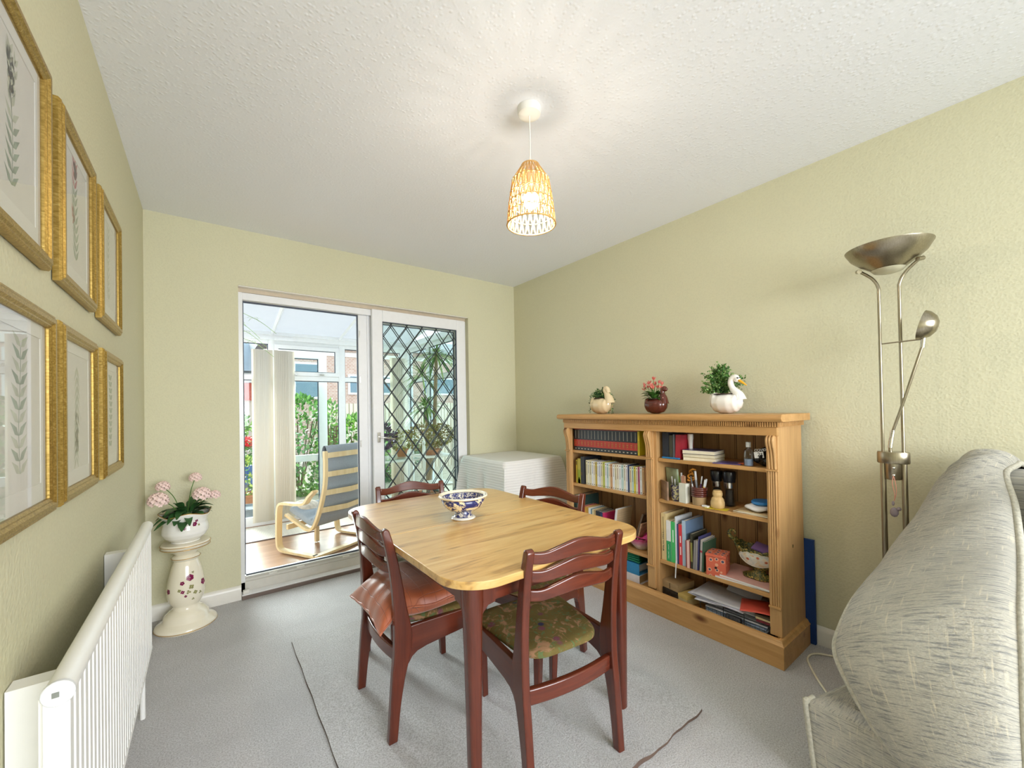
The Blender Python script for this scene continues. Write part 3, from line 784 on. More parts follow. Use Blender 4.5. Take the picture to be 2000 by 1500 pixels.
MB().lathe([(0, -.026), (.015, -.025), (.029, -.016), (.039, 0), (.041, .012), (.039, .012), (.028, -.006), (0, -.014)], 32, T=T @ Matrix.Diagonal((1.2, 1.38, 1.25, 1))).build('reading_head', M['brushed'], fl, smooth=50)
MB().tube([(-.02, -.095, 1.405), (-.021, -.099, 1.442)], .0075, 12).build('head_joint', M['chrome'], fl, smooth=40)
rb = thing('hanging_tag', 'small beaded charm on a pink ribbon hung from the floor lamp knob', 'charm', (-.236, -2.782, .90))
MB().tube(smoothpath([(0, 0, 0), (-.004, .003, -.03), (-.002, -.003, -.075), (0, 0, -.10)], 5), .0014, 6).tube(smoothpath([(0, 0, 0), (.0, -.006, -.03), (0, -.007, -.07), (0, 0, -.10)], 5), .0014, 6).build('ribbon', C('#c98d77'), rb, smooth=60)
MB().sphere((0, 0, -.145), .014, 10, sc_=(.6, 1, 1.4)).sphere((0, -.014, -.13), .008, 8).sphere((-.0, .003, -.11), .005, 8, sc_=(1, 1, 2)).build('beads', C('#8c7f86'), rb, smooth=60)

# ------------------------------------------------------------------ radiator
rd = thing('radiator', 'long white fluted radiator mounted low on the green wall', 'radiator', (-W, 0, 0))
ry0, ry1, rz0, rz1 = -2.205, -1.00, .262, .775
xf = .108
n = int((ry1-ry0-.01)/.0335); p_ = (ry1-ry0-.01)/n; poly = []
for k in range(n):
    y = ry0+.005+k*p_
    poly += [(xf, y), (xf, y+p_*.58), (xf-.006, y+p_*.68), (xf-.006, y+p_*.90)]
poly += [(xf, ry1-.005), (xf-.03, ry1-.005), (xf-.03, ry0+.005)]
MB().prism(poly, 'Z', rz0+.02, rz1-.02).build('fluted_panel', M['radiator'], rd)
MB().box((.070, ry0+.02, rz0+.03), (.077, ry1-.02, rz1-.03)).build('rear_panel', M['radiator'], rd)
for z, nm in ((rz1-.018, 'top_roll'), (rz0+.014, 'bottom_roll')):
    rr = .0185 if nm == 'top_roll' else .014
    MB().tube([(xf-.012, ry0+.002, z), (xf-.012, ry1, z)], rr, 20).build(nm, M['radiator'], rd, smooth=50)
    MB().tube([(xf-.012, ry0-.006, z), (xf-.012, ry0+.004, z)], rr+.0015, 20).build('end_cap', plain('end_cap_enamel', '#dedfe0', .35), rd, smooth=50, bevel=.002)
MB().box((xf-.018, ry0-.0075, rz1-.022), (xf-.010, ry0-.006, rz1-.014)).build('bleed_valve', C('#7d8079'), rd)
MB().tube([(xf-.03, ry1+.012, .0), (xf-.03, ry1+.012, rz0+.014), (xf-.012, ry1-.01, rz0+.016)], .0085, 12).build('supply_pipe', M['radiator'], rd, smooth=60)
MB().box((xf-.045, ry1+.002, rz0+.005), (xf-.018, ry1+.03, rz0+.045)).build('lockshield_valve', M['radiator'], rd, bevel=.005)
MB().box((.002, ry0+.15, rz0+.05), (.056, ry0+.19, rz1-.06)).build('wall_bracket', M['radiator'], rd)
MB().box((.002, ry1-.19, rz0+.05), (.056, ry1-.15, rz1-.06)).build('wall_bracket', M['radiator'], rd)

# ------------------------------------------------------------------ six framed prints on the left wall
def curve_art(mb, kind, m0):
    random.seed(kind*13+2); x = 0
    # stems and leaves as thin flat shapes printed on the sheet (local Y, Z)
    def leafp(y, z, a, L, wd, mi):
        d = Vector((0, math.cos(a), math.sin(a))); nn = Vector((0, -math.sin(a), math.cos(a))); b = Vector((m0, y, z))
        mb.add([b, b+d*L*.35+nn*wd, b+d*L, b+d*L*.35-nn*wd], [(0, 1, 2, 3)], mi)
    def stem(pts, wd, mi):
        for i in range(len(pts)-1):
            (y0, z0), (y1, z1) = pts[i], pts[i+1]; dv = Vector((0, y1-y0, z1-z0)).normalized(); nn = Vector((0, -dv.z, dv.y))*wd
            a = Vector((m0, y0, z0)); b = Vector((m0, y1, z1)); mb.add([a-nn, a+nn, b+nn, b-nn], [(0, 1, 2, 3)], mi)
    top, bot = .125, -.115
    pts = [(math.sin(k*.5+kind)*.006, bot+(top-bot)*k/10) for k in range(11)]
    stem(pts, .0015, 0)
    for k in range(11):
        y, z = pts[k]
        for s in (-1, 1):
            if kind == 0:
                leafp(y, z, PI/2-s*(.5 if k > 5 else .9), .045 if k < 7 else .03, .007, 1 if k > 4 else 0)
            elif kind == 1:
                leafp(y, z, PI/2-s*.7, .05, .007, 0 if k < 8 else 2)
            elif kind == 2:
                leafp(y, z, PI/2-s*.8, .045, .006, 1)
            elif kind == 3:
                leafp(y, z, PI/2-s*1.0, .05, .008, 0 if k % 2 else 1)
            elif kind == 4:
                leafp(y, z, -PI/2+s*.6, .05, .006, 1)
            else:
                leafp(y, z, PI/2-s*1.1, .035, .011, 0)
    if kind == 1:
        for k in range(14): leafp(random.uniform(-.012, .012), .10+random.uniform(0, .04), PI/2+random.uniform(-.6, .6), .035, .006, 2)
        for k in range(8): leafp(-.02+random.uniform(-.008, .008), -.01+random.uniform(-.02, .02), PI/2+random.uniform(-.6, .6), .025, .005, 2)
    if kind == 0:
        for k in range(22): leafp(random.uniform(-.018, .018), .03+random.uniform(0, .09), PI/2+random.uniform(-.8, .8), .03, .006, 1)
    if kind == 4:
        for k in range(40): leafp(random.uniform(-.014, .014), -.1+random.uniform(0, .11), -PI/2+random.uniform(-.8, .8), .022, .005, 1)
def picture(name, yc, zc, w_, h_, kind, label):
    pc = thing(name, label, 'picture', (-W+.002, yc, zc), 0, 'gilt framed botanical prints on the left wall')
    mo, dp = .034, .020
    prof = [(0, 0), (0, dp*.55), (.004, dp*.8), (.008, dp*.8), (.012, dp), (.021, dp), (.026, dp*.78), (.029, dp*.78), (mo, dp*.6), (mo, .004)]
    hw, hh = w_/2, h_/2
    mb = MB(); vs = []; fs = []; m = len(prof)
    for (sy, sz) in ((-1, -1), (1, -1), (1, 1), (-1, 1)):
        for (d, x) in prof: vs.append((x, sy*(hw-d), sz*(hh-d)))
    for c in range(4):
        d_ = (c+1) % 4
        for k in range(m): fs.append((c*m+k, c*m+(k+1) % m, d_*m+(k+1) % m, d_*m+k))
    mb.add(vs, fs); mb.build('frame', M['gold'], pc)
    iw, ih = hw-mo, hh-mo
    mb = MB(); bw_ = .028; x = .006
    mb.box((.003, -iw, -ih), (x, -iw+bw_, ih)); mb.box((.003, iw-bw_, -ih), (x, iw, ih)); mb.box((.003, -iw+bw_, ih-bw_), (x, iw-bw_, ih)); mb.box((.003, -iw+bw_, -ih), (x, iw-bw_, -ih+bw_+.01))
    mb.build('mount', M['mount'], pc)
    mb = MB().box((.002, -iw+bw_, -ih+bw_), (.0045, iw-bw_, ih-bw_), 3); curve_art(mb, kind, .0047)
    mb.build('botanical_print', [M['ink_green'], M['ink_pale'], M['ink_red'], M['art']], pc)
    MB().box((.0085, -iw, -ih), (.0100, iw, ih)).build('glass_pane', M['clear_glass'], pc)
zt, zb = 1.735, 1.204
picture('framed_print', -2.03, zt, .375, .438, 0, 'gilt framed print of a pale green plant, upper row, nearest the camera')
picture('framed_print', -1.578, zt, .375, .438, 1, 'gilt framed print of a red flower spike, middle of the upper row')
picture('framed_print', -1.115, zt, .385, .438, 2, 'gilt framed print of a faint pale plant, upper row, nearest the corner')
picture('framed_print', -1.995, zb, .355, .438, 3, 'gilt framed print mirroring the blind, lower row, nearest the camera')
picture('framed_print', -1.575, zb, .385, .438, 4, 'gilt framed print of a hanging pale plant, middle of the lower row')
picture('framed_print', -1.09, zb, .365, .438, 5, 'gilt framed print of round green leaves, lower row, nearest the corner')

# ------------------------------------------------------------------ pedestal, jardiniere and flowers
def transfer(mb, R0, zc, items, rfun):
    # flat painted motifs lying just proud of a turned surface: (angle, z, size, material, petals)
    for (a, z, s, mi, n) in items:
        r = rfun(z)+.0012
        def P(da, dz): return ((rfun(z+dz)+.0012)*math.cos(a+da/r), (rfun(z+dz)+.0012)*math.sin(a+da/r), z+dz)
        for k in range(n):
            t = 2*PI*k/n+z*9; c1 = (math.cos(t)*s*.5, math.sin(t)*s*.5)
            ring = [P(c1[0]+math.cos(q)*s*.42, c1[1]+math.sin(q)*s*.42) for q in [2*PI*j/8 for j in range(8)]]
            mb.add([P(*c1)]+ring, [(0, 1+j, 1+(j+1) % 8) for j in range(8)], mi)
pe = thing('pedestal', 'cream china pedestal column with painted purple roses, in the corner', 'pedestal', (-2.532, -.178, 0))
pprof = [(0, 0), (.136, 0), (.142, .008), (.143, .016), (.136, .026), (.112, .040), (.106, .046), (.100, .072), (.078, .094), (.066, .100), (.060, .118), (.064, .126), (.078, .150), (.088, .190), (.086, .235), (.076, .290), (.066, .335), (.056, .365), (.053, .372), (.062, .378), (.066, .388), (.060, .398), (.048, .404), (.058, .416), (.088, .436), (.106, .446), (.110, .456), (.113, .462), (.113, .468), (.108, .474), (0, .474)]
MB().lathe(pprof, 48).build('column', M['cream_ceramic'], pe, smooth=45)
def rf(z):
    for (r0, z0), (r1, z1) in zip(pprof, pprof[1:]):
        if z0 <= z <= z1 and z1 > z0: return r0+(r1-r0)*(z-z0)/(z1-z0)
    return .06
mb = MB()
ang = -PI/2+.1
transfer(mb, 0, 0, [(ang+.15, .285, .020, 0, 6), (ang-.28, .262, .012, 0, 5), (ang-.25, .215, .011, 0, 4), (ang+1.0, .24, .02, 0, 5), (ang-1.15, .22, .016, 0, 5), (ang-.1, .19, .008, 0, 4), (ang+.2, .235, .014, 1, 4), (ang+.4, .20, .012, 1, 4), (ang-.42, .225, .010, 1, 4), (ang+.05, .21, .012, 1, 3), (ang+.35, .31, .007, 1, 3), (ang+.7, .19, .01, 1, 3), (ang+.3, .165, .008, 1, 3)], rf)
mb.build('painted_pattern', [M['rose'], M['rose2']], pe)
mb = MB()
for r, z in ((.1425, .010), (.1125, .4485), (.1145, .4655), (.066, .388)): mb.tube([(r*math.cos(2*PI*k/48), r*math.sin(2*PI*k/48), z) for k in range(48)], .0018, 6, closed=True)
mb.build('gilt_band', M['gilt_line'], pe, smooth=60)
jp = thing('jardiniere', 'white china pot with scalloped rim and painted roses, on the pedestal', 'flower pot', (-2.532, -.178, .4745))
jprof = [(0, 0), (.058, 0), (.064, .003), (.06, .008), (.072, .016), (.092, .034), (.104, .056), (.103, .080), (.097, .104), (.100, .126), (.112, .150), (.118, .162)]
wob = lambda a, k: 1 + .03*math.sin(a*8)*(k/11)
vs = []
def jr(u, v):
    k = v*(len(jprof)-1); i = min(int(k), len(jprof)-2); q = k-i; r = jprof[i][0]*(1-q)+jprof[i+1][0]*q; z = jprof[i][1]*(1-q)+jprof[i+1][1]*q
    a = 2*PI*u; r *= 1+.022*math.sin(a*8)*v; z += .009*math.sin(a*4+1.2)*max(0, (v-.85)/.15)
    return (r*math.cos(a), r*math.sin(a), z)
mb = MB().grid(jr, 64, 44); mb.build('pot', M['white_ceramic'], jp, smooth=70, solid=.004, merge=True)
mb = MB().tube([tuple(Vector(jr(k/64, 1))+Vector((0, 0, .002))) for k in range(64)], .0022, 6, closed=True); mb.tube([(.061*math.cos(2*PI*k/40), .061*math.sin(2*PI*k/40), .004+.002*math.sin(k*1.57)) for k in range(40)], .0025, 6, closed=True)
mb.build('gilt_rim', M['gilt_line'], jp, smooth=60)
def jf(z):
    for (r0, z0), (r1, z1) in zip(jprof, jprof[1:]):
        if z0 <= z <= z1: return r0*(1.012)+(r1-r0)*(z-z0)/(z1-z0)
    return .1
mb = MB(); transfer(mb, 0, 0, [(ang+.33, .108, .014, 0, 6), (ang+.42, .125, .009, 0, 4), (ang-.12, .092, .009, 0, 5), (ang+.1, .10, .006, 1, 4), (ang-.35, .105, .007, 1, 4), (ang+.55, .10, .007, 1, 4), (ang-.0, .08, .006, 1, 3)], jf)
mb.build('painted_pattern', [M['rose'], M['rose2']], jp)
MB().lathe([(0, .132), (.098, .132), (.098, .137), (0, .137)], 32).build('soil', M['soil'], jp)
fl_ = thing('geranium', 'artificial pale pink geraniums with dark green leaves in the rose-painted pot', 'flowers', (-2.532, -.178, .612))
def leafblade(mb, base, direction, L, wd, mi=0, droop=.3, seg=5):
    d = Vector(direction).normalized(); side = d.cross(Vector((0, 0, 1)));
    if side.length < .05: side = Vector((1, 0, 0))
    side.normalize(); vs = []; b = Vector(base)
    for k in range(seg+1):
        t = k/seg; c = b + d*L*t + Vector((0, 0, -droop*L*t*t)); wv = wd*math.sin(PI*min(1, t*.92+.06))**.8
        up = Vector((0, 0, wv*.25)); vs += [c-side*wv+up, c, c+side*wv+up]
    fs = []
    for k in range(seg): fs += [(k*3, k*3+1, k*3+4, k*3+3), (k*3+1, k*3+2, k*3+5, k*3+4)]
    mb.add(vs, fs, mi)
random.seed(3); mb = MB()
for k in range(34):
    a = random.uniform(0, 2*PI); e = random.uniform(.1, 1.1); leafblade(mb, (math.cos(a)*.03, math.sin(a)*.03, random.uniform(0, .05)), (math.cos(a)*math.cos(e), math.sin(a)*math.cos(e), math.sin(e)), random.uniform(.09, .15), random.uniform(.018, .028), droop=.5)
mb.build('leaves', M['leaf_dark'], fl_, smooth=60)
heads = [(-.115, -.04, .125, .045), (.075, -.05, .135, .042), (-.10, .03, .19, .032), (.045, .03, .225, .03), (.135, .01, .115, .028)]
for (x, y, z, r) in heads:
    mb = MB(); mb.tube(smoothpath([(x*.15, y*.15, 0), (x*.5, y*.5, z*.6), (x, y, z-.01)], 5), .0022, 6).build('flower_stalk', M['leaf'], fl_, smooth=60)
    mb = MB()
    for k in range(46):
        th = math.acos(1-2*(k+.5)/46*.72); ph = k*2.399; d = Vector((math.sin(th)*math.cos(ph), math.sin(th)*math.sin(ph), math.cos(th)))
        c = Vector((x, y, z-.012))+d*r*Vector((1, 1, .72)).length/1.7; u = d.orthogonal().normalized(); v = d.cross(u)
        for q in range(5):
            t = 2*PI*q/5+k; e = (u*math.cos(t)+v*math.sin(t)); f2 = (u*math.cos(t+.6)+v*math.sin(t+.6)); g2 = (u*math.cos(t-.6)+v*math.sin(t-.6)); s = r*.30
            mb.add([c, c+g2*s*.7+d*s*.2, c+e*s*1.05+d*s*.35, c+f2*s*.7+d*s*.2], [(0, 1, 2, 3)])
    mb.build('flower_head', M['petal_pink'], fl_, smooth=60)

# ------------------------------------------------------------------ cloth covered side table in the far corner
st = thing('side_table', 'low side table hidden under a white cloth in the far right corner', 'table', (-.35, -.375, 0))
MB().box((-.29, -.31, .755), (.29, .31, .785)).build('table_top', M['pine_y'], st, bevel=.003)
for sx in (-1, 1):
    for sy in (-1, 1): MB().box((sx*.265-.02, sy*.285-.02, 0), (sx*.265+.02, sy*.285+.02, .755)).build('leg', M['pine_z'], st, bevel=.003)
mb = MB(); hx, hy, zt_ = .298, .318, .794; nn = 128
def clothp(u, v):
    # v 0..0.25 top centre to edge, then the drop
    a = 2*PI*u; ca, sa = math.cos(a), math.sin(a); m_ = max(abs(ca)/1, abs(sa)/1)
    e = .16; qx = math.copysign(min(1, abs(ca)/m_), ca); qy = math.copysign(min(1, abs(sa)/m_), sa)
    cor = (abs(qx)*abs(qy))**6
    if v < .25:
        t = v/.25; return (qx*hx*t*(1-.03*cor), qy*hy*t*(1-.03*cor), zt_ + .002*(1-t))
    t = (v-.25)/.75; drop = .70*t
    lim_x = .325 if qx > 0 else .9; lim_y = .36 if qy > 0 else .9
    fold = (.018*math.sin(a*9+1)+.012*math.sin(a*17))*min(1, t*1.6)
    flare = (.018 + .055*cor*1.6)*min(1, t*1.3) + fold*.9
    rnd = .012*(1-math.exp(-t*20))
    x = qx*(hx*(1-.03*cor) + rnd) + ca*flare*1.2; y = qy*(hy*(1-.03*cor) + rnd) + sa*flare*1.2
    x = min(x, .325); y = min(y, .335); x = max(x, -.37)
    z = zt_ - drop - .004*(1-math.exp(-t*30)) + .05*cor*t*0
    return (x, y, max(z, .09))
mb.grid(clothp, nn, 48)
tc_ = mb.build('tablecloth', M['tablecloth'], None, smooth=80, loc=(-.35, -.375, 0), solid=.0015)
tag(tc_, 'white ribbed cloth draped to the floor over the corner side table', 'tablecloth')

# ------------------------------------------------------------------ pine bookcase
BX, BY = -.20, -1.72
bc = thing('bookcase', 'wide waxed pine bookcase with fluted pilasters against the right wall', 'bookcase', (BX, BY, 0))
bx0, bx1 = -.345-BX, -.045-BX           # front / back of carcass
by0, by1 = -2.41-BY, -1.03-BY
Tm = Matrix.Identity(4)
def PB(mb, name, m, **kw): return mb.build(name, m, bc, **kw)
for y in (by0, by1-.022): PB(MB().box((bx0+.012, y, .10), (bx1, y+.022, 1.10)), 'side_panel', M['pine_z'], bevel=.002)
PB(MB().box((bx0+.02, -.0225-.03, .10), (bx1-.012, .0-.03, 1.08)), 'divider', M['pine_z'], bevel=.002)
mb = MB(); mb.box((bx1-.012, by0+.02, .08), (bx1, by1-.02, 1.10)); PB(mb, 'back_panel', M['pine_back'])
mb = MB(); k = 0; y = by0+.11
while y < by1-.05:
    mb.box((bx1-.0135, y, .085), (bx1-.0118, y+.004, 1.09)); mb.box((bx1-.0135, y+.010, .085), (bx1-.0118, y+.0125, 1.09)); y += .098
PB(mb, 'back_groove', M['pine_groove'])
def roundtop(o): return o
# top board with rounded nose, dentil strip, frieze
nose = [(-.385-BX, 1.118), (-.390-BX, 1.124), (-.392-BX, 1.132), (-.390-BX, 1.141), (-.383-BX, 1.148), (-.375-BX, 1.150), (-.03-BX, 1.150), (-.03-BX, 1.115), (-.372-BX, 1.115), (-.374-BX, 1.118)]
PB(MB().prism(nose, 'Y', -2.445-BY, -.995-BY), 'top_board', M['pine_y'], smooth=40, bevel=.006, seg=3)
mb = MB(); mb.box((bx0-.005, by0-.006, 1.090), (bx1, by1+.006, 1.115))
y = by0-.012
while y < by1+.004:
    mb.box((bx0-.016, y, 1.092), (bx0-.005, y+.0062, 1.113)); y += .0105
x = bx0-.012
while x < bx1-.01:
    mb.box((x, by0-.016, 1.092), (x+.0062, by0-.006, 1.113)); x += .0105
PB(mb, 'dentil_moulding', M['pine_y'])
PB(MB().box((bx0-.006, by0-.002, 1.050), (bx0+.016, by1+.002, 1.090)), 'frieze', M['pine_y'], bevel=.002)
# plinth with moulded top
PB(MB().box((-.378-BX, -2.428-BY, 0), (-.36-BX, -1.012-BY, .098)).box((-.36-BX, -2.428-BY, 0), (bx1, -2.41-BY, .098)).box((-.36-BX, -1.03-BY, 0), (bx1, -1.012-BY, .098)), 'plinth', M['pine_y'], bevel=.0015)
mprof = [(0, .098), (0, .104), (.006, .108), (.010, .118), (.018, .124), (.030, .124), (.030, .098)]
mb = MB(); xs = -.380-BX; ya, yb = -2.430-BY, -1.010-BY
vs = []; m = len(mprof)
for (px_, py_, sx, sy) in ((bx1, ya, 0, 1), (xs, ya, 1, 1), (xs, yb, 1, -1), (bx1, yb, 0, -1)):
    for d, z in mprof: vs.append((px_+sx*d, py_+sy*d, z))
fs = []
for c in range(3):
    for q in range(m): fs.append((c*m+q, c*m+(q+1) % m, (c+1)*m+(q+1) % m, (c+1)*m+q))
fs += [tuple(range(m)), tuple(range(3*m, 4*m))]
PB(mb.add(vs, fs), 'base_moulding', M['pine_y'], smooth=40)
SH = {'L': (-1.70-.003, -1.052), 'R': (-2.388, -1.7725)}
def shelf(y0, y1, z): PB(MB().box((-.318-BX, y0-BY, z-.020), (bx1-.013, y1-BY, z)), 'shelf', M['pine_y'], bevel=.003)
S1, S2, S3, S0 = .893, .655, .300, .088
for zz_ in (S1, S2, S3):
    shelf(-1.7505, -1.052, zz_); shelf(-2.388, -1.773, zz_)
PB(MB().box((-.358-BX, -2.388-BY, S0-.02), (bx1-.013, -1.052-BY, S0)), 'base_board', M['pine_y'])
# fluted pilasters with scroll brackets
def pilaster(yc, wd):
    mb = MB(); y0, y1 = yc-wd/2-BY, yc+wd/2-BY; xf_ = -.338-BX
    mb.box((xf_, y0, .124), (bx0+.03, y1, 1.05))
    p = PB(mb, 'pilaster', M['pine_z'], bevel=.002)
    mb = MB(); nfl = 4; fw = (wd-.012)/nfl
    for k in range(nfl):
        yy = y0+.006+fw*(k+.5); mb.tube([(xf_-.001, yy, .262), (xf_-.001, yy, .885)], fw*.42, 8)
    mb.build('fluting', M['pine_z'], p, smooth=60)
    MB().box((xf_-.010, y0-.001, .885), (xf_, y1+.001, .893)).box((xf_-.010, y0-.001, .252), (xf_, y1+.001, .262)).build('bead', M['pine_y'], p, bevel=.002)
    mb = MB(); path = smoothpath([(xf_-.004, 0, .895), (xf_-.008, 0, .935), (xf_-.014, 0, .975), (xf_-.026, 0, 1.008), (xf_-.030, 0, 1.032), (xf_-.020, 0, 1.046), (xf_-.004, 0, 1.048)], 5)
    for k in range(3):
        yy = y0+.006+(wd-.012)*(k+.5)/3; mb.tube([(q.x+.004, yy, q.z) for q in path], (wd-.012)/6.4, 8)
    sp = [(xf_+.002, .893)]+[(q.x+.004, q.z) for q in path]+[(xf_+.002, 1.05)]
    mb.prism(sp, 'Y', y0+.006, y1-.006)
    mb.build('scroll_bracket', M['pine_z'], p, smooth=60)
pilaster(-2.384, .050); pilaster(-1.728, .050); pilaster(-1.056, .050)

# ------------------------------------------------------------------ books and ornaments on the shelves
XS = -.302
def book_mesh(th, h, dp, marks=()):
    # spine on local x=0 facing -x, thickness along +y, height z ; slots: 0 cover 1 pages 2.. marks
    mb = MB(); c = min(.0018, th*.12)
    mb.box((0, 0, 0), (.0022, th, h)); mb.box((.0022, 0, 0), (dp, c, h)); mb.box((.0022, th-c, 0), (dp, th, h))
    mb.box((.0022, c, .0025), (dp-.003, th-c, h-.0025), 1)
    for (z0, z1, y0, y1, mi) in marks: mb.box((-.0005, th*y0, h*z0), (0, th*y1, h*z1), mi)
    return mb
def book(name, label, group, y_hi, th, z, h, dp, cols, marks=(), lean=0, x=XS, txt=None, rz=0):
    # y_hi: the edge of the book nearer the back wall; the book extends towards the camera (-y)
    o = book_mesh(th, h, dp, marks).build(name, cols, None)
    o.location = (x, y_hi-th, z); o.rotation_euler = (lean, 0, rz); tag(o, label, 'book', group)
    if txt:
        s, size, hgt, m, sx = txt
        text('spine_lettering', s, size, m, o, (-.0008, th/2, h*hgt), (R(-90), R(90), R(180)), sx=sx)
    return o
# encyclopedias: 18 alike volumes
ebk, ered, egold = plain('encyclopedia_black', '#22262c', .35), plain('encyclopedia_red', '#b5352b', .4), plain('gold_blocking', '#d6a55f', .4, metal=.3)
mk = [(.18, .50, 0, 1, 2), (.44, .455, .2, .8, 3), (.36, .40, .25, .75, 3), (.28, .33, .3, .7, 3), (.23, .24, .2, .8, 3), (.055, .10, .3, .7, 4), (.55, .93, .46, .54, 4), (.975, 1.0, 0, 1, 2)]
y = -1.083; proto = None; eth = .0296
for k in range(18):
    if proto is None:
        proto = book('encyclopedia', 'black and red encyclopedia volume in the matching row on the top left shelf', 'encyclopedia volumes on the top left shelf', y, eth, S1+.0005, .152, .19, [ebk, M['paper'], ered, egold, C('#b9b2a2')], mk)
        o = proto
    else:
        o = proto.copy(); COL.objects.link(o); o.location = (XS, y-eth, S1+.0005)
    y -= eth+.0004
book('book', 'thin yellow book at the end of the encyclopedia row', None, y-.001, .014, S1+.0005, .150, .17, [C('#d9c52f'), M['paper'], C('#8f8428')], [(.1, .6, .4, .6, 2)])
# second shelf, left: paperbacks
row = [('#c7b431', .012, .165), ('#8f8038', .008, .155)]
book('book', 'narrow yellow book first on the second left shelf', None, -1.094, .013, S2+.0005, .165, .14, [C('#bfa93c'), M['paper'], C('#6d6130')], [(.78, .95, .1, .9, 2)])
book('book', 'yellow and lime green book with a dark figure on its spine', None, -1.112, .028, S2+.0005, .176, .15, [C('#b5a447'), M['paper'], C('#93a22f'), C('#20201c')], [(.0, .55, .08, 1, 2), (.0, .16, .15, .9, 3), (.12, .24, .35, .75, 3)])
book('book', 'tall dark charcoal hardback before the pale paperbacks', None, -1.141, .034, S2+.0005, .192, .18, [C('#303238'), M['paper'], C('#50402f')], [(.3, .42, .55, .95, 2)])
cream, cream2, white_, yel, mus, navy, pink, lime, aqua, tanb = '#ded3ad', '#e3dcc6', '#e4e4e6', '#d8c93b', '#c2a741', '#39456a', '#b9577c', '#b8bb52', '#bcd2cf', '#c79a6c'
seq = [cream, cream2, cream, white_, cream2, mus, white_, '#d5d4e0', cream, lime, white_, aqua, cream2, tanb, white_, cream, cream2, white_, aqua, cream2, '#dcdce2', navy, cream, aqua, yel, cream2, pink, white_, tanb]
cname = {cream: 'cream', cream2: 'ivory', white_: 'white', mus: 'mustard', '#d5d4e0': 'pale lilac', lime: 'lime-edged', aqua: 'pale blue', tanb: 'tan', '#dcdce2': 'pale grey', navy: 'navy', yel: 'bright yellow', pink: 'pink'}
ordn = 'first second third fourth fifth sixth seventh eighth ninth tenth eleventh twelfth thirteenth fourteenth fifteenth sixteenth seventeenth eighteenth nineteenth twentieth twenty-first twenty-second twenty-third twenty-fourth twenty-fifth twenty-sixth twenty-seventh twenty-eighth twenty-ninth thirtieth'.split()
random.seed(11); y = -1.190
tot = -1.190+1.672
ths = [random.uniform(.85, 1.2) for _ in seq]; sc_t = (1.668-1.190-.0003*len(seq))/sum(ths)
for k, (c, t_) in enumerate(zip(seq, ths)):
    th = t_*sc_t; hh = .168+random.uniform(-.004, .004)-.00012*k*0
    ink = random.choice(['#3b3f55', '#7a3434', '#4f5b4a', '#8a7a50', '#2f2f35'])
    book('paperback', '%s paperback, %s in the pale row under the encyclopedias' % (cname[c], ordn[k]), 'paperbacks under the encyclopedias', y, th, S2+.0005+(.0), hh, .11, [C(c), M['paper'], C(ink), C('#2c2c30')], [(.92, .96, .3, .7, 2), (.35+random.uniform(0, .2), .85, .42, .58, 2), (.04, .075, .35, .65, 3)], lean=0)
    y -= th+.0003
y_end = y
book('book', 'brown book standing last against the middle upright', None, -1.672, .014, S2+.0005, .17, .12, [C('#93623a'), M['paper'], C('#3a2a1c')], [(.1, .5, .3, .7, 2)])
# third shelf, left
s3 = 'books on the third left shelf'
book('book', 'tall dark green hardback partly behind the chair rail', s3, -1.070, .058, S3+.0005, .262, .2, [C('#2e4540'), M['paper']])
defs = [('black paperback with white ornate lettering', '#25262b', .020, .196, 'SHADOWS', '#c9c9c4'), ('red paperback with white lettering', '#c23442', .019, .194, 'LEGENDS', '#e8dada'), ('orange-yellow paperback with dark lettering', '#cc9c3a', .016, .193, 'COLOUR', '#6a4a1c'), ('amber book with a dark mark', '#c08f30', .017, .192, None, None), ('thick white paperback', '#e2e2e0', .020, .192, None, None), ('slim teal and cream book', '#5c7f92', .010, .19, None, None), ('cream book with a dark blue base', '#d6caa0', .016, .188, None, None), ('tan book with a black figure', '#b59a68', .016, .187, None, None), ('black book with yellow capital lettering', '#24262c', .018, .186, 'MY LIFE STORY', '#dcd34b'), ('black and white lettered thriller', '#262a35', .019, .184, 'LOVE & FIRE', '#e0e0de'), ('navy book with white capital lettering', '#27365f', .020, .183, 'CRUSH', '#e4e4ee'), ('slim pink book', '#c22d63', .013, .182, None, None)]
y = -1.130
for (lb, c, th, h, tx, tc2) in defs:
    mk = [] if tx else [(.5, .8, .35, .65, 2)]
    book('book', lb+' on the third left shelf', s3, y, th, S3+.0005, h, .14, [C(c), M['paper'], C('#4a4438')], mk, x=-.30, txt=(tx, th*.72, .52, C(tc2), 1.15) if tx else None)
    y -= th+.001
# leaning notebooks
nb = thing('notebook', 'open-faced notebook with ruled cream pages leaning right on the third left shelf', 'notebook', (-.31, -1.414, S3+.001)); nb.rotation_euler = (R(0), 0, R(0))
T = Matrix.Rotation(R(-14), 4, 'X').inverted()
T = Matrix.Rotation(R(9), 4, 'X')
MB().box((.0, -.012, 0), (.16, 0, .235), T=T).build('cover', C('#dcdcdc'), nb)
mb = MB().box((.006, -.016, .004), (.158, -.0122, .232), T=T); mb.build('page_block', C('#cbb08a'), nb)
mb = MB()
for k in range(12): mb.box((.012, -.0166, .03+k*.016), (.15, -.0161, .0308+k*.016), T=T)
mb.build('ruled_lines', C('#9b825f'), nb)
b2 = MB().box((0, 0, 0), (.17, .012, .23)).build('book', C('#6f5a48'), None, loc=(-.255, -1.545, S3+.003), rot=(R(20), 0, 0)); tag(b2, 'dark brown hardback leaning behind the ruled notebook', 'book')
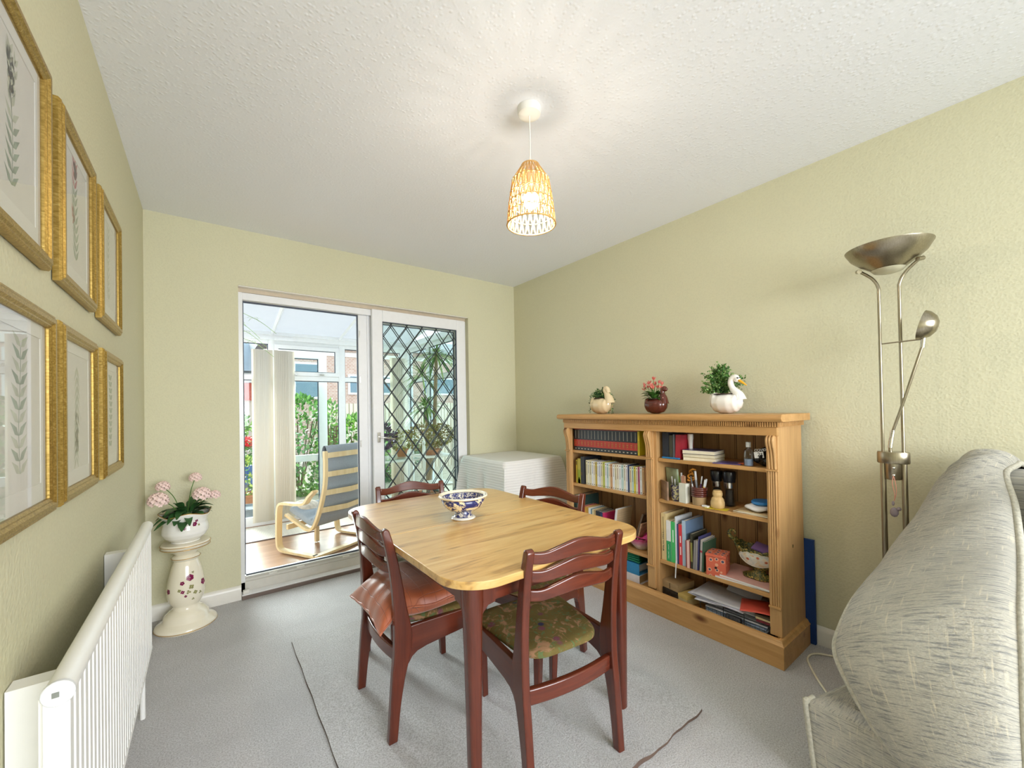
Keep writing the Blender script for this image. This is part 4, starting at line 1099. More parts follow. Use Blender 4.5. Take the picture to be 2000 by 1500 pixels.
b3 = MB().box((0, 0, 0), (.15, .010, .165)).build('greeting_card', plain('floral_card', '#c0997a', .7, var=.35, nscale=60), None, loc=(-.27, -1.575, S3+.003), rot=(R(16), 0, R(0))); tag(b3, 'floral patterned card leaning behind the pink bowl', 'card')
cyl = MB().lathe([(0, 0), (.0135, 0), (.0135, .118), (0, .118)], 20).build('glue_stick', C('#86a5ac'), None, smooth=40, loc=(-.298, -1.499, S3+.0005)); tag(cyl, 'upright pale blue-grey tube beside the pink bowl', 'tube')
bx_ = MB().box((-.02, -.018, 0), (.02, .018, .072)).build('trinket_box', plain('navy_pattern', '#2c2a63', .5, var=.4, nscale=70), None, loc=(-.296, -1.462, S3+.0005), rot=(0, 0, R(12)), bevel=.002); tag(bx_, 'small navy patterned box beside the blue-grey tube', 'box')
cl = MB().box((-.03, -.012, 0), (.03, .012, .022)).build('tissue_packet', C('#d9cdb8'), None, loc=(-.325+.02, -1.478, S3+.0005+.0), rot=(0, 0, R(60)), bevel=.004); cl.location = (-.305, -1.425, S3+.0005); tag(cl, 'cream paper packet lying near the shelf edge under the ruled notebook', 'packet')
# pink glass bowl with scalloped rim
pbw = thing('bowl', 'pink and white scalloped glass bowl on the third left shelf', 'bowl', (-.235, -1.592, S3+.0005))
pr_ = [(0, 0), (.035, 0), (.040, .006), (.062, .028), (.080, .052), (.088, .076)]
def pbf(u, v):
    k = v*(len(pr_)-1); i = min(int(k), len(pr_)-2); q = k-i; r = pr_[i][0]*(1-q)+pr_[i+1][0]*q; z = pr_[i][1]*(1-q)+pr_[i+1][1]*q
    a = 2*PI*u; return (r*(1+.03*math.sin(a*14)*v)*math.cos(a), r*(1+.03*math.sin(a*14)*v)*math.sin(a), z+.003*math.sin(a*14)*v**3)
mpk, ntp, outp = new_mat('pink_white_glass'); pp = principled(ntp, outp, .12, 0, .5)
tcx = ntp.nodes.new('ShaderNodeTexCoord'); sx_ = ntp.nodes.new('ShaderNodeSeparateXYZ'); ntp.links.new(tcx.outputs['Object'], sx_.inputs[0])
zz2 = math_(ntp, 'MULTIPLY', sx_.outputs[2], 12.5); nz = noise(ntp, coords(ntp), 60, 3)
ntp.links.new(ramp(ntp, math_(ntp, 'ADD', zz2, math_(ntp, 'MULTIPLY', math_(ntp, 'SUBTRACT', nz, .5), .25)), [(.25, rgb('#dcd6d6')), (.6, rgb('#c98aa0')), (.85, rgb('#b03866'))]), pp.inputs['Base Color'])
MB().grid(pbf, 84, 30).build('bowl_body', mpk, pbw, smooth=70, solid=.003, merge=True)
pkc = MB().grid(lambda u, v: ((u-.5)*.10, (v-.5)*.13, .060+.025*math.sin(u*6)*math.sin(v*7)+.01*v), 14, 14).build('packet', plain('bright_pink_wrap', '#cf3f86', .35, var=.3, nscale=40), None, smooth=60, solid=.004, loc=(-.222, -1.608, S3+.012)); tag(pkc, 'bright pink wrapper lying in the pink glass bowl', 'wrapper')
pkc.location = (-.222, -1.608, S3+.010)
# bottom left: box file, blue lever arch file, green cloth
wbx = thing('box_file', 'white box file lying flat at the bottom of the left side', 'file', (-.30, -1.36, S0+.0005))
MB().box((0, -.255, 0), (.24, .16, .003)).box((0, -.255, .054), (.24, .16, .057)).box((0, -.255, .003), (.003, .16, .054)).build('case', C('#e6e0e2'), wbx); MB().box((.006, -.243, .004), (.235, .155, .05)).build('page_block', C('#c9b48c'), wbx)
blf = thing('lever_arch_file', 'bright blue lever arch file lying on the white box file', 'file', (-.298, -1.36, S0+.0585))
MB().box((0, -.253, 0), (.24, .12, .003)).box((0, -.253, .066), (.24, .12, .069)).box((0, -.253, .003), (.003, .12, .066)).build('case', C('#2f86b9', .4), blf); MB().box((.01, -.225, .006), (.22, .11, .05)).build('page_block', M['white_paper'], blf)
TY_ = Matrix.Translation((0, -.143, .034)) @ Matrix.Rotation(R(-90), 4, 'Y')
MB().tube([(-.002, -.143+.013*math.cos(2*PI*k/28), .034+.013*math.sin(2*PI*k/28)) for k in range(28)], .0022, 8, closed=True).build('finger_ring', M['chrome'], blf, smooth=60)
MB().lathe([(0, 0), (.0115, 0), (.0115, .0006), (0, .0006)], 24, T=TY_).build('finger_hole', M['black'], blf)
MB().box((-.0006, -.09, .012), (0, .03, .056)).build('spine_label', M['white_paper'], blf)
gc = thing('folded_cloth', 'folded dark green cloth on top of the blue file', 'cloth', (-.295, -1.41, S0+.1285))
def gcl(k):
    z0 = k*.013
    def fn(u, v):
        a = 2*PI*u; r = .0065; th_ = 1
        yy = -.205+.40*v; ca, sa = math.cos(a), math.sin(a); e = .3
        return ((.10+.105*math.copysign(abs(ca)**e, ca))+.006*math.sin(v*11+k), yy+.004*math.sin(a*2+k), z0+.0085+.0065*math.copysign(abs(sa)**.8, sa)+.006*math.sin(v*5+k*1.3)*(.5+.5*ca)*(k/3))
    return fn
for k in range(4): MB().grid(gcl(k), 20, 24).build('fold', plain('green_cloth', '#1f7d5c', .8, var=.2, nscale=30), gc, smooth=70, loc=(0, 0, .0018*k), merge=True)
# ---- right, top shelf
tr = 'books on the top right shelf'
book('book', 'tall black folder in the dark corner of the top right shelf', tr, -1.795, .040, S1+.0005, .150, .2, [C('#1f2530'), M['paper']])
book('book', 'dark olive book beside the black folder, top right shelf', tr, -1.838, .022, S1+.0005, .135, .15, [C('#3f3c30'), M['paper']])
book('book', 'thin grey-edged dark book before the red one, top right shelf', tr, -1.862, .010, S1+.0005, .140, .15, [C('#5a5d63'), M['paper']])
book('book', 'red book with a patterned cover standing on the top right shelf', tr, -1.875, .030, S1+.0005, .138, .14, [plain('red_cover', '#a32836', .4, var=.3, nscale=12), M['paper']], lean=R(2))
o = MB().box((0, 0, 0), (.05, .11, .009)).build('calculator', C('#2d7db8', .35), None, bevel=.003, loc=(-.312, -1.905, S1+.0005)); tag(o, 'flat bright blue case lying at the shelf front before the upright books', 'case')
cyw = MB().lathe([(0, 0), (.0155, 0), (.0125, .03), (.012, .075), (.0145, .108), (.016, .114), (.016, .138), (.0145, .141), (0, .141)], 28).build('candle_holder', M['white_ceramic'], None, smooth=40, loc=(-.225, -1.925, S1+.0005)); tag(cyw, 'white waisted china cylinder behind the stacked books', 'holder')
def flat_book(name, label, x, y, z, dx, dy, th, col, rz, soft=False):
    o = thing(name, label, 'book', (x, y, z), rz, 'stacked books on the top right shelf')
    MB().box((-dx/2, -dy/2, 0), (dx/2, dy/2, .0015)).box((-dx/2, -dy/2, th-.0015), (dx/2, dy/2, th)).box((dx/2-.002, -dy/2, .0015), (dx/2, dy/2, th-.0015)).build('cover', col, o)
    MB().box((-dx/2+.001, -dy/2+.002, .0016), (dx/2-.002, dy/2-.002, th-.0016)).build('page_block', M['paper'], o); return o
flat_book('book', 'cream paperback at the bottom of the stack of three', -.235, -2.005, S1+.0005, .13, .175, .018, C('#cfc6a8'), R(8))
flat_book('book', 'tan paged paperback in the middle of the stack of three', -.232, -2.004, S1+.019, .13, .175, .018, C('#b59f6f'), R(3))
flat_book('book', 'purple-covered book on top of the stack of three', -.238, -2.004, S1+.0375, .13, .175, .021, C('#4b4a72', .3), R(5))
o = MB().box((-.05, -.065, 0), (.05, .065, .0035)).build('booklet', plain('purple_booklet', '#5a4a86', .35, var=.6, nscale=30), None, loc=(-.262, -2.150, S1+.0005), rot=(0, 0, R(14))); tag(o, 'thin purple patterned booklet lying on the top right shelf', 'booklet')
o = MB().box((-.02, -.03, 0), (.02, .03, .006)).build('sweet_packet', plain('orange_pack', '#e06a3a', .35, var=.5, nscale=40), None, loc=(-.25, -2.232, S1+.0005), rot=(0, 0, R(-10)), bevel=.002); tag(o, 'small orange and yellow packet lying behind the clear bottle', 'packet')
bo = thing('bottle', 'small clear plastic bottle half full with a white cap', 'bottle', (-.29, -2.262, S1+.0005))
mclr, ntc, outc = new_mat('clear_plastic'); tB = ntc.nodes.new('ShaderNodeBsdfTransparent'); tB.inputs[0].default_value = (.86, .90, .93, 1); gB = ntc.nodes.new('ShaderNodeBsdfGlossy'); gB.inputs['Roughness'].default_value = .08
lw = ntc.nodes.new('ShaderNodeLayerWeight'); lw.inputs[0].default_value = .45; nB = noise(ntc, coords(ntc), 12, 2)
mB = ntc.nodes.new('ShaderNodeMixShader'); ntc.links.new(math_(ntc, 'MULTIPLY', lw.outputs['Facing'], math_(ntc, 'ADD', .5, math_(ntc, 'MULTIPLY', nB, .3))), mB.inputs[0]); ntc.links.new(tB.outputs[0], mB.inputs[1]); ntc.links.new(gB.outputs[0], mB.inputs[2]); ntc.links.new(mB.outputs[0], outc.inputs[0])
MB().lathe([(0, 0), (.0185, 0), (.0205, .003), (.0205, .072), (.018, .08), (.009, .088), (.009, .095)], 28).build('bottle_body', mclr, bo, smooth=50)
MB().lathe([(0, .093), (.0115, .093), (.0115, .116), (.0105, .118), (0, .118)], 24).build('cap', C('#d5d8dc', .3), bo, smooth=40)
MB().lathe([(0, .002), (.0195, .002), (.0195, .034), (0, .034)], 28).build('liquid', C('#9aa8bf', .1), bo, smooth=40)
bag = thing('bag', 'crumpled shiny black bag with white printing beside the bottle', 'bag', (-.24, -2.325, S1+.0005))
random.seed(5)
def bagf(u, v):
    a = 2*PI*u; th = PI*v; r = 1+.14*math.sin(a*5+v*9)+.09*math.sin(a*9-v*14)
    return (.062*r*math.sin(th)*math.cos(a), .048*r*math.sin(th)*math.sin(a), .045-.045*math.cos(th)*(1+.08*math.sin(a*4)))
MB().grid(bagf, 44, 24).build('wrapper', C('#16181d', .22), bag, smooth=30, merge=True)
lb_ = MB().box((-.067, -.020, .045), (-.0655, .022, .075), T=Matrix.Rotation(R(-8), 4, 'X')).build('price_label', M['white_paper'], bag)
text('label_lettering', '25', .026, M['black'], bag, (-.0675, .003, .060), (R(90), 0, R(-90)))
text('bag_lettering', 'COVID', .017, M['white_paper'], bag, (-.0685, .002, .083), (R(90), R(-8), R(-90)))
# ---- right, second shelf
g2 = 'pots and jars on the second right shelf'
o = MB().box((0, -.095, 0), (.012, 0, .178)).build('greeting_card', plain('landscape_card', '#8f9c80', .6, var=.35, nscale=14), None, loc=(-.235, -1.785, S2+.0005), rot=(0, R(-5), R(-20))); tag(o, 'tall grey-green landscape card propped at the left of the shelf', 'card')
spn = thing('spiral_notebook', 'small brown spiral bound notebook standing in front of the landscape card', 'notebook', (-.298, -1.775, S2+.0005), R(-30))
MB().box((0, -.075, 0), (.010, 0, .108)).build('cover', plain('brown_patterned_cover', '#7d5f45', .5, var=.35, nscale=25), spn)
mb = MB()
for k in range(17): mb.tube([(.004+.006*math.cos(2*PI*q/8), .002+.004*math.sin(2*PI*q/8), .006+k*.006) for q in range(8)], .0009, 4, closed=True)
mb.build('wire_spiral', C('#d2b648', .4, .4), spn)
def pot_obj(name, label, x, y, prof, m, smooth=50, n=32):
    o = MB().lathe(prof, n).build(name, m, None, smooth=smooth, loc=(x, y, S2+.0005)); tag(o, label, 'pot', g2); return o
def cup(name, label, x, y, r, h, m, bands=None):
    root = thing(name, label, 'pot', (x, y, S2+.0005), 0, g2)
    MB().lathe([(0, 0), (r*.94, 0), (r, .004), (r, h), (r-.004, h), (r-.004, .006), (0, .006)], 32, cap=False).build('pot_body', m, root, smooth=40)
    if bands: bands(root, r, h)
    return root
mspk = blue_white('navy_cream_mottle', 60, .52, '#cdc493', '#3c3a66')
c1 = cup('pen_pot', 'mottled navy and cream pen pot holding pens', -.272, -1.862, .033, .088, mspk)
def pens(owner_x, owner_y, zb_, specs):
    for (nm, lb, dx, dy, h, r, col, tx, ty) in specs:
        o = thing(nm, lb, 'pen', (owner_x+dx, owner_y+dy, S2+.008)); o.rotation_euler = (tx, ty, 0)
        MB().tube([(0, 0, 0), (0, 0, h*.72)], r, 10).build('barrel', C(col), o, smooth=40); MB().tube([(0, 0, h*.72), (0, 0, h)], [r*1.08, r*.95], 10).build('pen_cap', C('#c5c5c5' if col != '#c0c0c0' else '#3a3a3a', .3), o, smooth=40)
pens(-.272, -1.862, 0, [('pen', 'silver pen leaning left in the mottled pot', -.005, .014, .125, .0035, '#8d9095', R(-6), 0), ('pen', 'pale blue pen in the mottled pot', -.012, .0, .115, .0035, '#9db8c0', 0, R(-3)), ('marker', 'black marker behind the green leaf shape', .012, -.016, .15, .005, '#22242a', R(3), 0), ('pen', 'dark pen at the right of the mottled pot', .0, -.02, .14, .0035, '#30333c', R(5), 0)])
o = MB().prism([(-.010, 0), (.010, 0), (.013, .04), (.012, .09), (.0, .128), (-.012, .09), (-.013, .04)], 'X', -.0012, .0012).build('bookmark', C('#7f9a3e'), None, loc=(-.268, -1.872, S2+.022)); tag(o, 'green leaf-shaped bookmark in the mottled pot', 'bookmark')
wb = thing('pencil_box', 'narrow upright white box with pencils, between two pots', 'box', (-.300, -1.925, S2+.0005), R(-8))
MB().box((-.018, -.023, 0), (.018, .023, .108)).build('carton', C('#dcdacb'), wb, bevel=.001)
for dy, c, h in ((.014, '#b98f6d', .145), (.006, '#c98f7a', .150), (-.004, '#b98f6d', .148)): 
    MB().box((-.004, dy-.003, .108), (.003, dy+.003, h)).build('pencil', C(c), wb)
tw = thing('ornament', 'knotted amber rope-like ornament above the white pencil box', 'ornament', (-.255, -1.945, S2+.105))
mb = MB(); pts = []
for k in range(90):
    t = k/89; pts.append((.014*math.cos(t*26), .018*math.sin(t*19), .010+.075*t+.006*math.sin(t*31)))
mb.tube(pts, .0045, 8).build('knotted_cord', C('#c9842a', .4), tw, smooth=60)
MB().box((-.012, -.012, -.1045), (.012, .012, .012)).build('stand', C('#6b4a30'), tw)
def bnd(root, r, h):
    mb = MB()
    for z in (.050, .061, .072, .083, .092): mb.tube([((r+.0005)*math.cos(2*PI*k/36), (r+.0005)*math.sin(2*PI*k/36), z) for k in range(36)], .0058, 8, closed=True)
    mb.build('ribbed_band', M['brown_ceramic'], root, smooth=60)
c2 = cup('pen_pot', 'tan pottery beaker with ribbed brown glaze holding pens', -.285, -2.003, .036, .096, C('#a88a62'), bnd)
pens(-.285, -2.003, 0, [('pen', 'tall grey marker in the brown ribbed beaker', .01, .012, .172, .006, '#8d919a', R(-5), 0), ('pen', 'purple pen in the brown ribbed beaker', .0, .004, .15, .0035, '#5b2f6a', R(8), 0), ('pen', 'silver pen leaning left in the brown ribbed beaker', -.012, .016, .145, .004, '#c0c0c0', R(-10), 0), ('pen', 'yellow pen in the brown ribbed beaker', -.012, -.018, .135, .0042, '#caa04a', R(9), 0), ('pen', 'steel pen leaning right in the brown ribbed beaker', 0, -.010, .14, .005, '#9aa09c', R(13), 0)])
def mill(label, x, y, h, r):
    o = thing('pepper_mill', label, 'mill', (x, y, S2+.0005), 0, 'two black topped mills')
    MB().lathe([(0, 0), (r, 0), (r*1.02, .004), (r*.86, .03), (r*.80, h*.45), (r*.9, h*.55)], 28).build('clear_body', mclr, o, smooth=50)
    MB().lathe([(0, .004), (r*.8, .004), (r*.7, .03), (r*.66, h*.45), (0, h*.45)], 20).build('peppercorns', plain('peppercorn', '#3a3028', .7, var=.5, nscale=140), o, smooth=50)
    MB().lathe([(0, h*.52), (r*.88, h*.52), (r*.92, h*.60), (r*.95, h*.68), (0, h*.68)], 28).build('steel_collar', M['chrome'], o, smooth=40)
    MB().lathe([(0, h*.68), (r*.96, h*.68), (r*1.12, h*.80), (r*1.18, h*.97), (r*1.1, h), (r*.9, h*.99), (0, h*.985)], 28).build('grinder_head', C('#1d1f25', .25), o, smooth=40)
mill('black topped mill further left, behind the wooden jar', -.175, -2.045, .180, .028)
mill('black topped mill on the right, behind the wooden jar', -.190, -2.120, .185, .029)
wj = pot_obj('wooden_jar', 'pale turned wooden jar with a stepped lid', -.292, -2.105, [(0, 0), (.024, 0), (.032, .006), (.034, .02), (.034, .034), (.030, .042), (.031, .046), (.025, .056), (.021, .060), (.0215, .064), (.024, .068), (.0245, .080), (.022, .084), (.023, .087), (.018, .094), (0, .095)], wood('turned_wood', '#d5b680', '#bd9a63', 'Z', 1.5, .5, .3))
o = MB().box((-.03, -.055, 0), (.03, .055, .0012)).build('sticky_notes', C('#e3cf3a'), None, loc=(-.300, -2.105, S2-.0), rot=(0, 0, R(10))); o.location.z = S2+.0003; o.scale = (1, 1, .15); tag(o, 'yellow paper slip under the wooden jar', 'paper')
o = MB().box((-.010, -.018, 0), (.010, .018, .008)).build('eraser', M['white_paper'], None, bevel=.001, loc=(-.312, -2.052, S2+.0008), rot=(0, 0, R(-12))); tag(o, 'small white eraser block before the mills', 'eraser')
o = MB().box((0, 0, 0), (.035, .062, .003)).build('leaflet', plain('mottled_leaflet', '#7c7868', .5, var=.5, nscale=60), None, loc=(-.318, -1.965, S2+.0005)); tag(o, 'mottled leaflet lying at the shelf edge under the white pencil box', 'leaflet'); o.location = (-.3185, -1.897, S2+.0003); o.scale = (.25, .5, .3)
pst = thing('paper_stack', 'loose stack of tan and white papers at the right end of the second shelf', 'papers', (-.24, -2.29, S2+.0005))
for k, (rz_, c, w2, d2) in enumerate([(4, '#c9a57a', .20, .15), (-6, '#d9cdb0', .19, .15), (9, '#e2d8c0', .17, .14), (-3, '#cdb48a', .17, .13)]):
    MB().box((-d2/2, -w2/2+.02, 0), (d2/2, w2/2-.0, .0028)).build('sheet', C(c), pst, loc=(0, -.0, k*.0032), rot=(0, 0, R(rz_)))
wcl = MB().grid(lambda u, v: (.05*math.cos(2*PI*u)*math.sin(PI*v)*1.1, .058*math.sin(2*PI*u)*math.sin(PI*v), .018-.018*math.cos(PI*v)+.003*math.sin(u*20)), 32, 12).build('tissue_pack', C('#e6e2e0', .6), None, smooth=60, merge=True, loc=(-.255, -2.285, S2+.014)); tag(wcl, 'soft white tissue pack lying on the loose papers', 'tissue pack')
tpm = MB().lathe([(0, 0), (.040, 0), (.046, .004), (.046, .010), (.042, .015), (.018, .0165), (0, .0165)], 40).build('tape_measure', C('#2779bd', .3), None, smooth=40, loc=(-.245, -2.300, S2+.0505), rot=(0, R(-3), 0)); tag(tpm, 'round flat blue disc lying on the white tissue pack', 'disc')
# ---- right, third shelf
s4 = 'books on the third right shelf'
b = book('book', 'tall cream hardback on fishing, first on the third right shelf', s4, -1.778, .031, S3+.0005, .270, .2, [C('#d9c28e'), M['paper'], C('#8a7a4c')], [(.5, .93, .5, .62, 2)], x=-.306, txt=('FISHING', .030, .40, C('#2e3642'), 1.0))
book('book', 'white and green paperback after the fishing book', s4, -1.811, .028, S3+.0005, .232, .16, [C('#e2e0dd'), M['paper'], C('#2f9a5f')], [(0, .5, 0, 1, 2)], x=-.306, txt=('DAISY JONES', .014, .25, C('#e6f2ea'), 1.0))
book('book', 'bright green paperback beside the white and green one', s4, -1.841, .024, S3+.0005, .232, .16, [C('#45b765'), M['paper'], C('#d7eedd')], [(.5, .8, .35, .65, 2)], x=-.306)
book('book', 'tall slim white hardback with a ribbon marker', s4, -1.866, .009, S3+.0005, .265, .17, [C('#d5dade'), M['paper']], x=-.306)
book('book', 'slim navy book between the white and the red ones', s4, -1.876, .011, S3+.0005, .225, .15, [C('#3f4a78'), M['paper']], x=-.304)
book('book', 'red book with white capitals on the third right shelf', s4, -1.888, .020, S3+.0005, .226, .16, [C('#d63b41'), M['paper'], C('#f0dada')], [(.25, .45, .35, .65, 2), (.55, .72, .35, .65, 2)], x=-.306)
book('book', 'tall pale blue hardback with a slate cover', s4, -1.909, .022, S3+.0005, .252, .19, [C('#6f87a5'), M['paper'], C('#a8bdd2')], [(0, 1, 0, 1, 2)], x=-.306)
book('book', 'pink spined small book with a dark cover', s4, -1.934, .022, S3+.0005, .150, .13, [C('#8d3a34'), M['paper'], C('#dfb7ae')], [(0, 1, 0, .7, 2)], x=-.316)
book('book', 'olive and black photo-covered book on the third right shelf', s4, -1.958, .012, S3+.0005, .190, .16, [C('#3b3a2c'), M['paper'], C('#8d8a4a')], [(.2, .75, 0, 1, 2)], x=-.31)
for k, (c, th, h) in enumerate([('#8b8684', .010, .158), ('#9a9492', .010, .160), ('#4c4a78', .004, .185), ('#a9a4a0', .011, .172), ('#3c5a44', .008, .162)]):
    book('booklet', ['grey booklet beside the olive photo book', 'second grey booklet, leaning with the leaflets', 'thin violet leaflet standing between the booklets', 'pale booklet with red flashes on its cover', 'dark green leaflet against the orange box'][k], 'booklets on the third right shelf', -1.972-k*.0125, th, S3+.0015, h, .13, [C(c), M['paper'], C('#a8323c')], [(.6, .66, 0, 1, 2)] if k == 3 else [], lean=R(3), x=-.312)
rbm = MB().box((0, 0, 0), (.0008, .006, .10)).build('ribbon_marker', M['white_paper'], None, loc=(-.3205, -1.874, S3-.078), rot=(R(4), 0, 0)); tag(rbm, 'white ribbon marker hanging over the shelf edge under the tall white book', 'ribbon')
def dots():
    m, nt, out = new_mat('orange_dotted_card'); p = principled(nt, out, .5)
    tc = nt.nodes.new('ShaderNodeTexCoord'); mp = nt.nodes.new('ShaderNodeMapping'); nt.links.new(tc.outputs['Object'], mp.inputs[0]); mp.inputs['Location'].default_value = (.3, .3, .3)
    d = voro(nt, mp.outputs[0], 34, rnd=.35)
    nt.links.new(ramp(nt, d, [(.0, rgb('#34405e')), (.27, rgb('#3c4766')), (.30, rgb('#e2a07c')), (.38, rgb('#e0a585')), (.42, rgb('#d0654a'))]), p.inputs['Base Color']); return m
bxo = thing('gift_box', 'orange box with navy spots and a lid on the third right shelf', 'box', (-.262, -2.085, S3+.0005), R(14))
md_ = dots(); MB().box((-.05, -.047, 0), (.05, .047, .098)).build('carton', md_, bxo); MB().box((-.052, -.049, .100), (.052, .049, .113)).build('lid', md_, bxo); MB().box((-.0505, -.0475, .098), (.0505, .0475, .100)).build('shadow_gap', M['black'], bxo)
MB().lathe([(0, 0), (.006, 0), (.006, .003), (0, .003)], 12, T=Matrix.Translation((-.05, 0, .045)) @ Matrix.Rotation(R(-90), 4, 'Y')).build('knob', M['black'], bxo)
for k in range(2):
    o = thing('magazine', ['pink and white magazine under the painted bowl, lower of two', 'pink and white magazine under the painted bowl, upper of two'][k], 'magazine', (-.205, -2.225, S3+.0005+k*.0085), R(3-k*5), 'magazines under the painted bowl')
    MB().box((-.105, -.155, 0), (.105, .135, .0075)).build('page_block', M['white_paper'], o); MB().box((-.106, -.156, .0075), (.106, .136, .0083)).build('cover', C('#d8a99f'), o)
# ornate footed bowl standing on edge look: painted oval fruit bowl with scrolled handles
fb = thing('fruit_bowl', 'ornate green and gilt boat-shaped china bowl painted with flowers', 'ornamental bowl', (-.20, -2.262, S3+.0178))
fb.rotation_euler = (0, 0, R(4))
mfg, ntg, outg = new_mat('green_gilt_glaze'); pg_ = principled(ntg, outg, .15); ng = noise(ntg, coords(ntg), 60, 5, .7, 1.5)
ntg.links.new(ramp(ntg, ng, [(.35, rgb('#26301f')), (.5, rgb('#4e5630')), (.58, rgb('#a98a3f')), (.7, rgb('#d1b872'))]), pg_.inputs['Base Color']); bump(ntg, pg_, ng, .4, .004)
mpt, ntq, outq = new_mat('painted_flower_panel'); pq_ = principled(ntq, outq, .12); nq = noise(ntq, coords(ntq), 34, 4, .6, .8); nq2 = voro(ntq, coords(ntq), 30)
cq = ramp(ntq, nq, [(.3, rgb('#c9d3cf')), (.5, rgb('#eee9dd')), (.66, rgb('#e6cfa8'))]); cq = mixc(ntq, ramp(ntq, nq2, [(.16, (1, 1, 1)), (.28, (0, 0, 0))]), cq, rgb('#c96a45'))
ntq.links.new(cq, pq_.inputs['Base Color'])
def fbf(u, v):
    a = 2*PI*u; prof_ = [(0, .050), (.35, .052), (.62, .075), (.85, .110), (1.0, .150)]
    k = v*4; i = min(int(k), 3); q = k-i; r = prof_[i][0]*(1-q)+prof_[i+1][0]*q; z = prof_[i][1]*(1-q)+prof_[i+1][1]*q
    ca, sa = math.cos(a), math.sin(a)
    z += v**3*(.030*abs(sa)**4 + .014*math.cos(a*2)*0 + .004*math.sin(a*16))
    return (.068*r*ca, .118*r*sa, z)
MB().grid(fbf, 64, 26).build('boat_body', mfg, fb, smooth=70, solid=.004, merge=True)
# painted oval panel on the camera side
vs = [(-.002, 0, 0)]; fs = []
def onb(a, v):
    p = Vector(fbf(a/(2*PI), v)); return p
mb = MB(); nu, nv = 24, 10; vs = []
ring_pts = []
def pan(u, v):
    aa = 2*PI*u; s = v*.88; va = .66+.30*s*math.sin(aa); A = PI+1.0*s*math.cos(aa); p = Vector(fbf(A/(2*PI), min(va, .99))); q = Vector((p.x, p.y*.4, 0)).normalized()
    return tuple(p+q*.0045+Vector((0, 0, -.001)))
MB().grid(pan, 40, 10).build('flower_panel', mpt, fb, smooth=70)
MB().tube([Vector(pan(k/40, 1)) for k in range(40)], .0025, 6, closed=True).build('panel_border', C('#d8d3c4', .2), fb, smooth=60)
for s in (1, -1):
    pts = [];
    for k in range(26):
        t = k/25*1.6*PI; r = .030*(1-t/(1.6*PI)*.72); pts.append((0, s*(.112+.004+ (.030-r)*.2 + r*math.sin(t)*1.0), .180+.008+.030-.030*1+r*(-math.cos(t))+.012))
    MB().tube([(0, s*.112, .165)]+pts, [.011]+[.011*(1-.6*k/26) for k in range(26)], 10).build('scroll_handle', mfg, fb, smooth=60)
MB().lathe([(0, 0), (.052, 0), (.056, .006), (.045, .014), (.026, .026), (.018, .038), (.024, .050), (0, .052)], 36, T=Matrix.Diagonal((.9, 1.4, 1, 1)), wob=lambda a, k: 1+.05*math.sin(a*6)).build('foot', mfg, fb, smooth=60)
pk2 = MB().box((-.04, -.05, 0), (.03, .05, .006)).build('packet', C('#8f6fb0'), None, loc=(-.185, -2.285, S3+.165), rot=(R(12), R(-15), 0)); tag(pk2, 'mauve packet lying in the ornate china bowl', 'packet')
# ---- bottom right
o = thing('card_box', 'flat grey-brown cardboard box on the dark tin, bottom right shelf', 'box', (-.235, -1.835, S0+.0505), R(-8)); MB().box((-.07, -.055, 0), (.07, .055, .018)).box((-.071, -.056, .0185), (.071, .056, .040)).build('carton', C('#a58a63'), o, bevel=.001); MB().box((-.0713, -.003, .004), (-.071, .003, .036)).build('string', C('#5f4a30'), o)
o = thing('tin', 'dark patterned tin under the cardboard box, bottom right shelf', 'tin', (-.235, -1.832, S0+.0005), R(-3)); MB().box((-.068, -.055, 0), (.068, .055, .048)).build('case', plain('dark_tin', '#332c26', .35, var=.7, nscale=60), o, bevel=.003)
o = thing('card_box', 'cream lidded box beside the dark tin, bottom right shelf', 'box', (-.262, -1.925, S0+.0005), R(-12)); MB().box((-.06, -.031, 0), (.06, .031, .05)).build('carton', C('#d5c491'), o, bevel=.001); MB().box((-.061, -.032, .035), (.061, .032, .053)).build('lid', C('#cdb268'), o, bevel=.001)
wt = thing('wire_tray', 'black wire letter tray full of papers at the bottom right', 'letter tray', (-.232, -2.19, S0+.0005))
mb = MB(); tx, ty, th_ = .105, .165, .066
def rect(z, a, b, r=.0022): mb.tube([(-a, -b, z), (a, -b, z), (a, b, z), (-a, b, z)], r, 6, closed=True)
rect(.004, tx, ty); rect(th_, tx+.004, ty+.004)
for s in (-1, 1):
    for x in (-tx, 0, tx): mb.tube([(x, s*ty, .004), (x, s*(ty+.004), th_)], .0018, 6)
for y in (-ty*.55, ty*.1, -.03): pass
mb.tube([(-tx-.002, .045, .002), (-tx-.004, .045, th_+.012), (-tx-.004, -.055, th_+.012), (-tx-.002, -.055, .002)], .0022, 6)
mb.build('wire_frame', M['black'], wt, smooth=60)
mb = MB()
for k in range(17): mb.box((-tx-.0008, -ty+k*.0205, .003), (-tx+.0008, -ty+.0008+k*.0205, .05))
for k in range(7): mb.box((-tx-.0008, -.05, .008+k*.007), (-tx+.0008, .04, .0088+k*.007))
mb.box((-tx, -ty, .001), (tx, ty, .0025)); mb.build('mesh_floor', M['black'], wt)
pp_ = [('#8fa0bd', .009, -3, .004), ('#c6cfdd', .022, 2, .006), ('#9fb0c9', .034, -2, .004), ('#dfe2ea', .046, 4, .006)]
for k, (c, z, rz_, th) in enumerate(pp_):
    o = MB().box((-.085, -.145, 0), (.085, .150, th)).build('paper_bundle', C(c, .6), None, loc=(-.232, -2.19, S0+z-.004), rot=(0, 0, R(rz_*.5))); tag(o, ['blue-grey paper bundle lowest in the wire tray', 'pale paper bundle second from the bottom in the wire tray', 'blue-grey paper bundle third in the wire tray', 'white paper bundle just under the tray rim'][k], 'papers', 'papers in the wire tray')
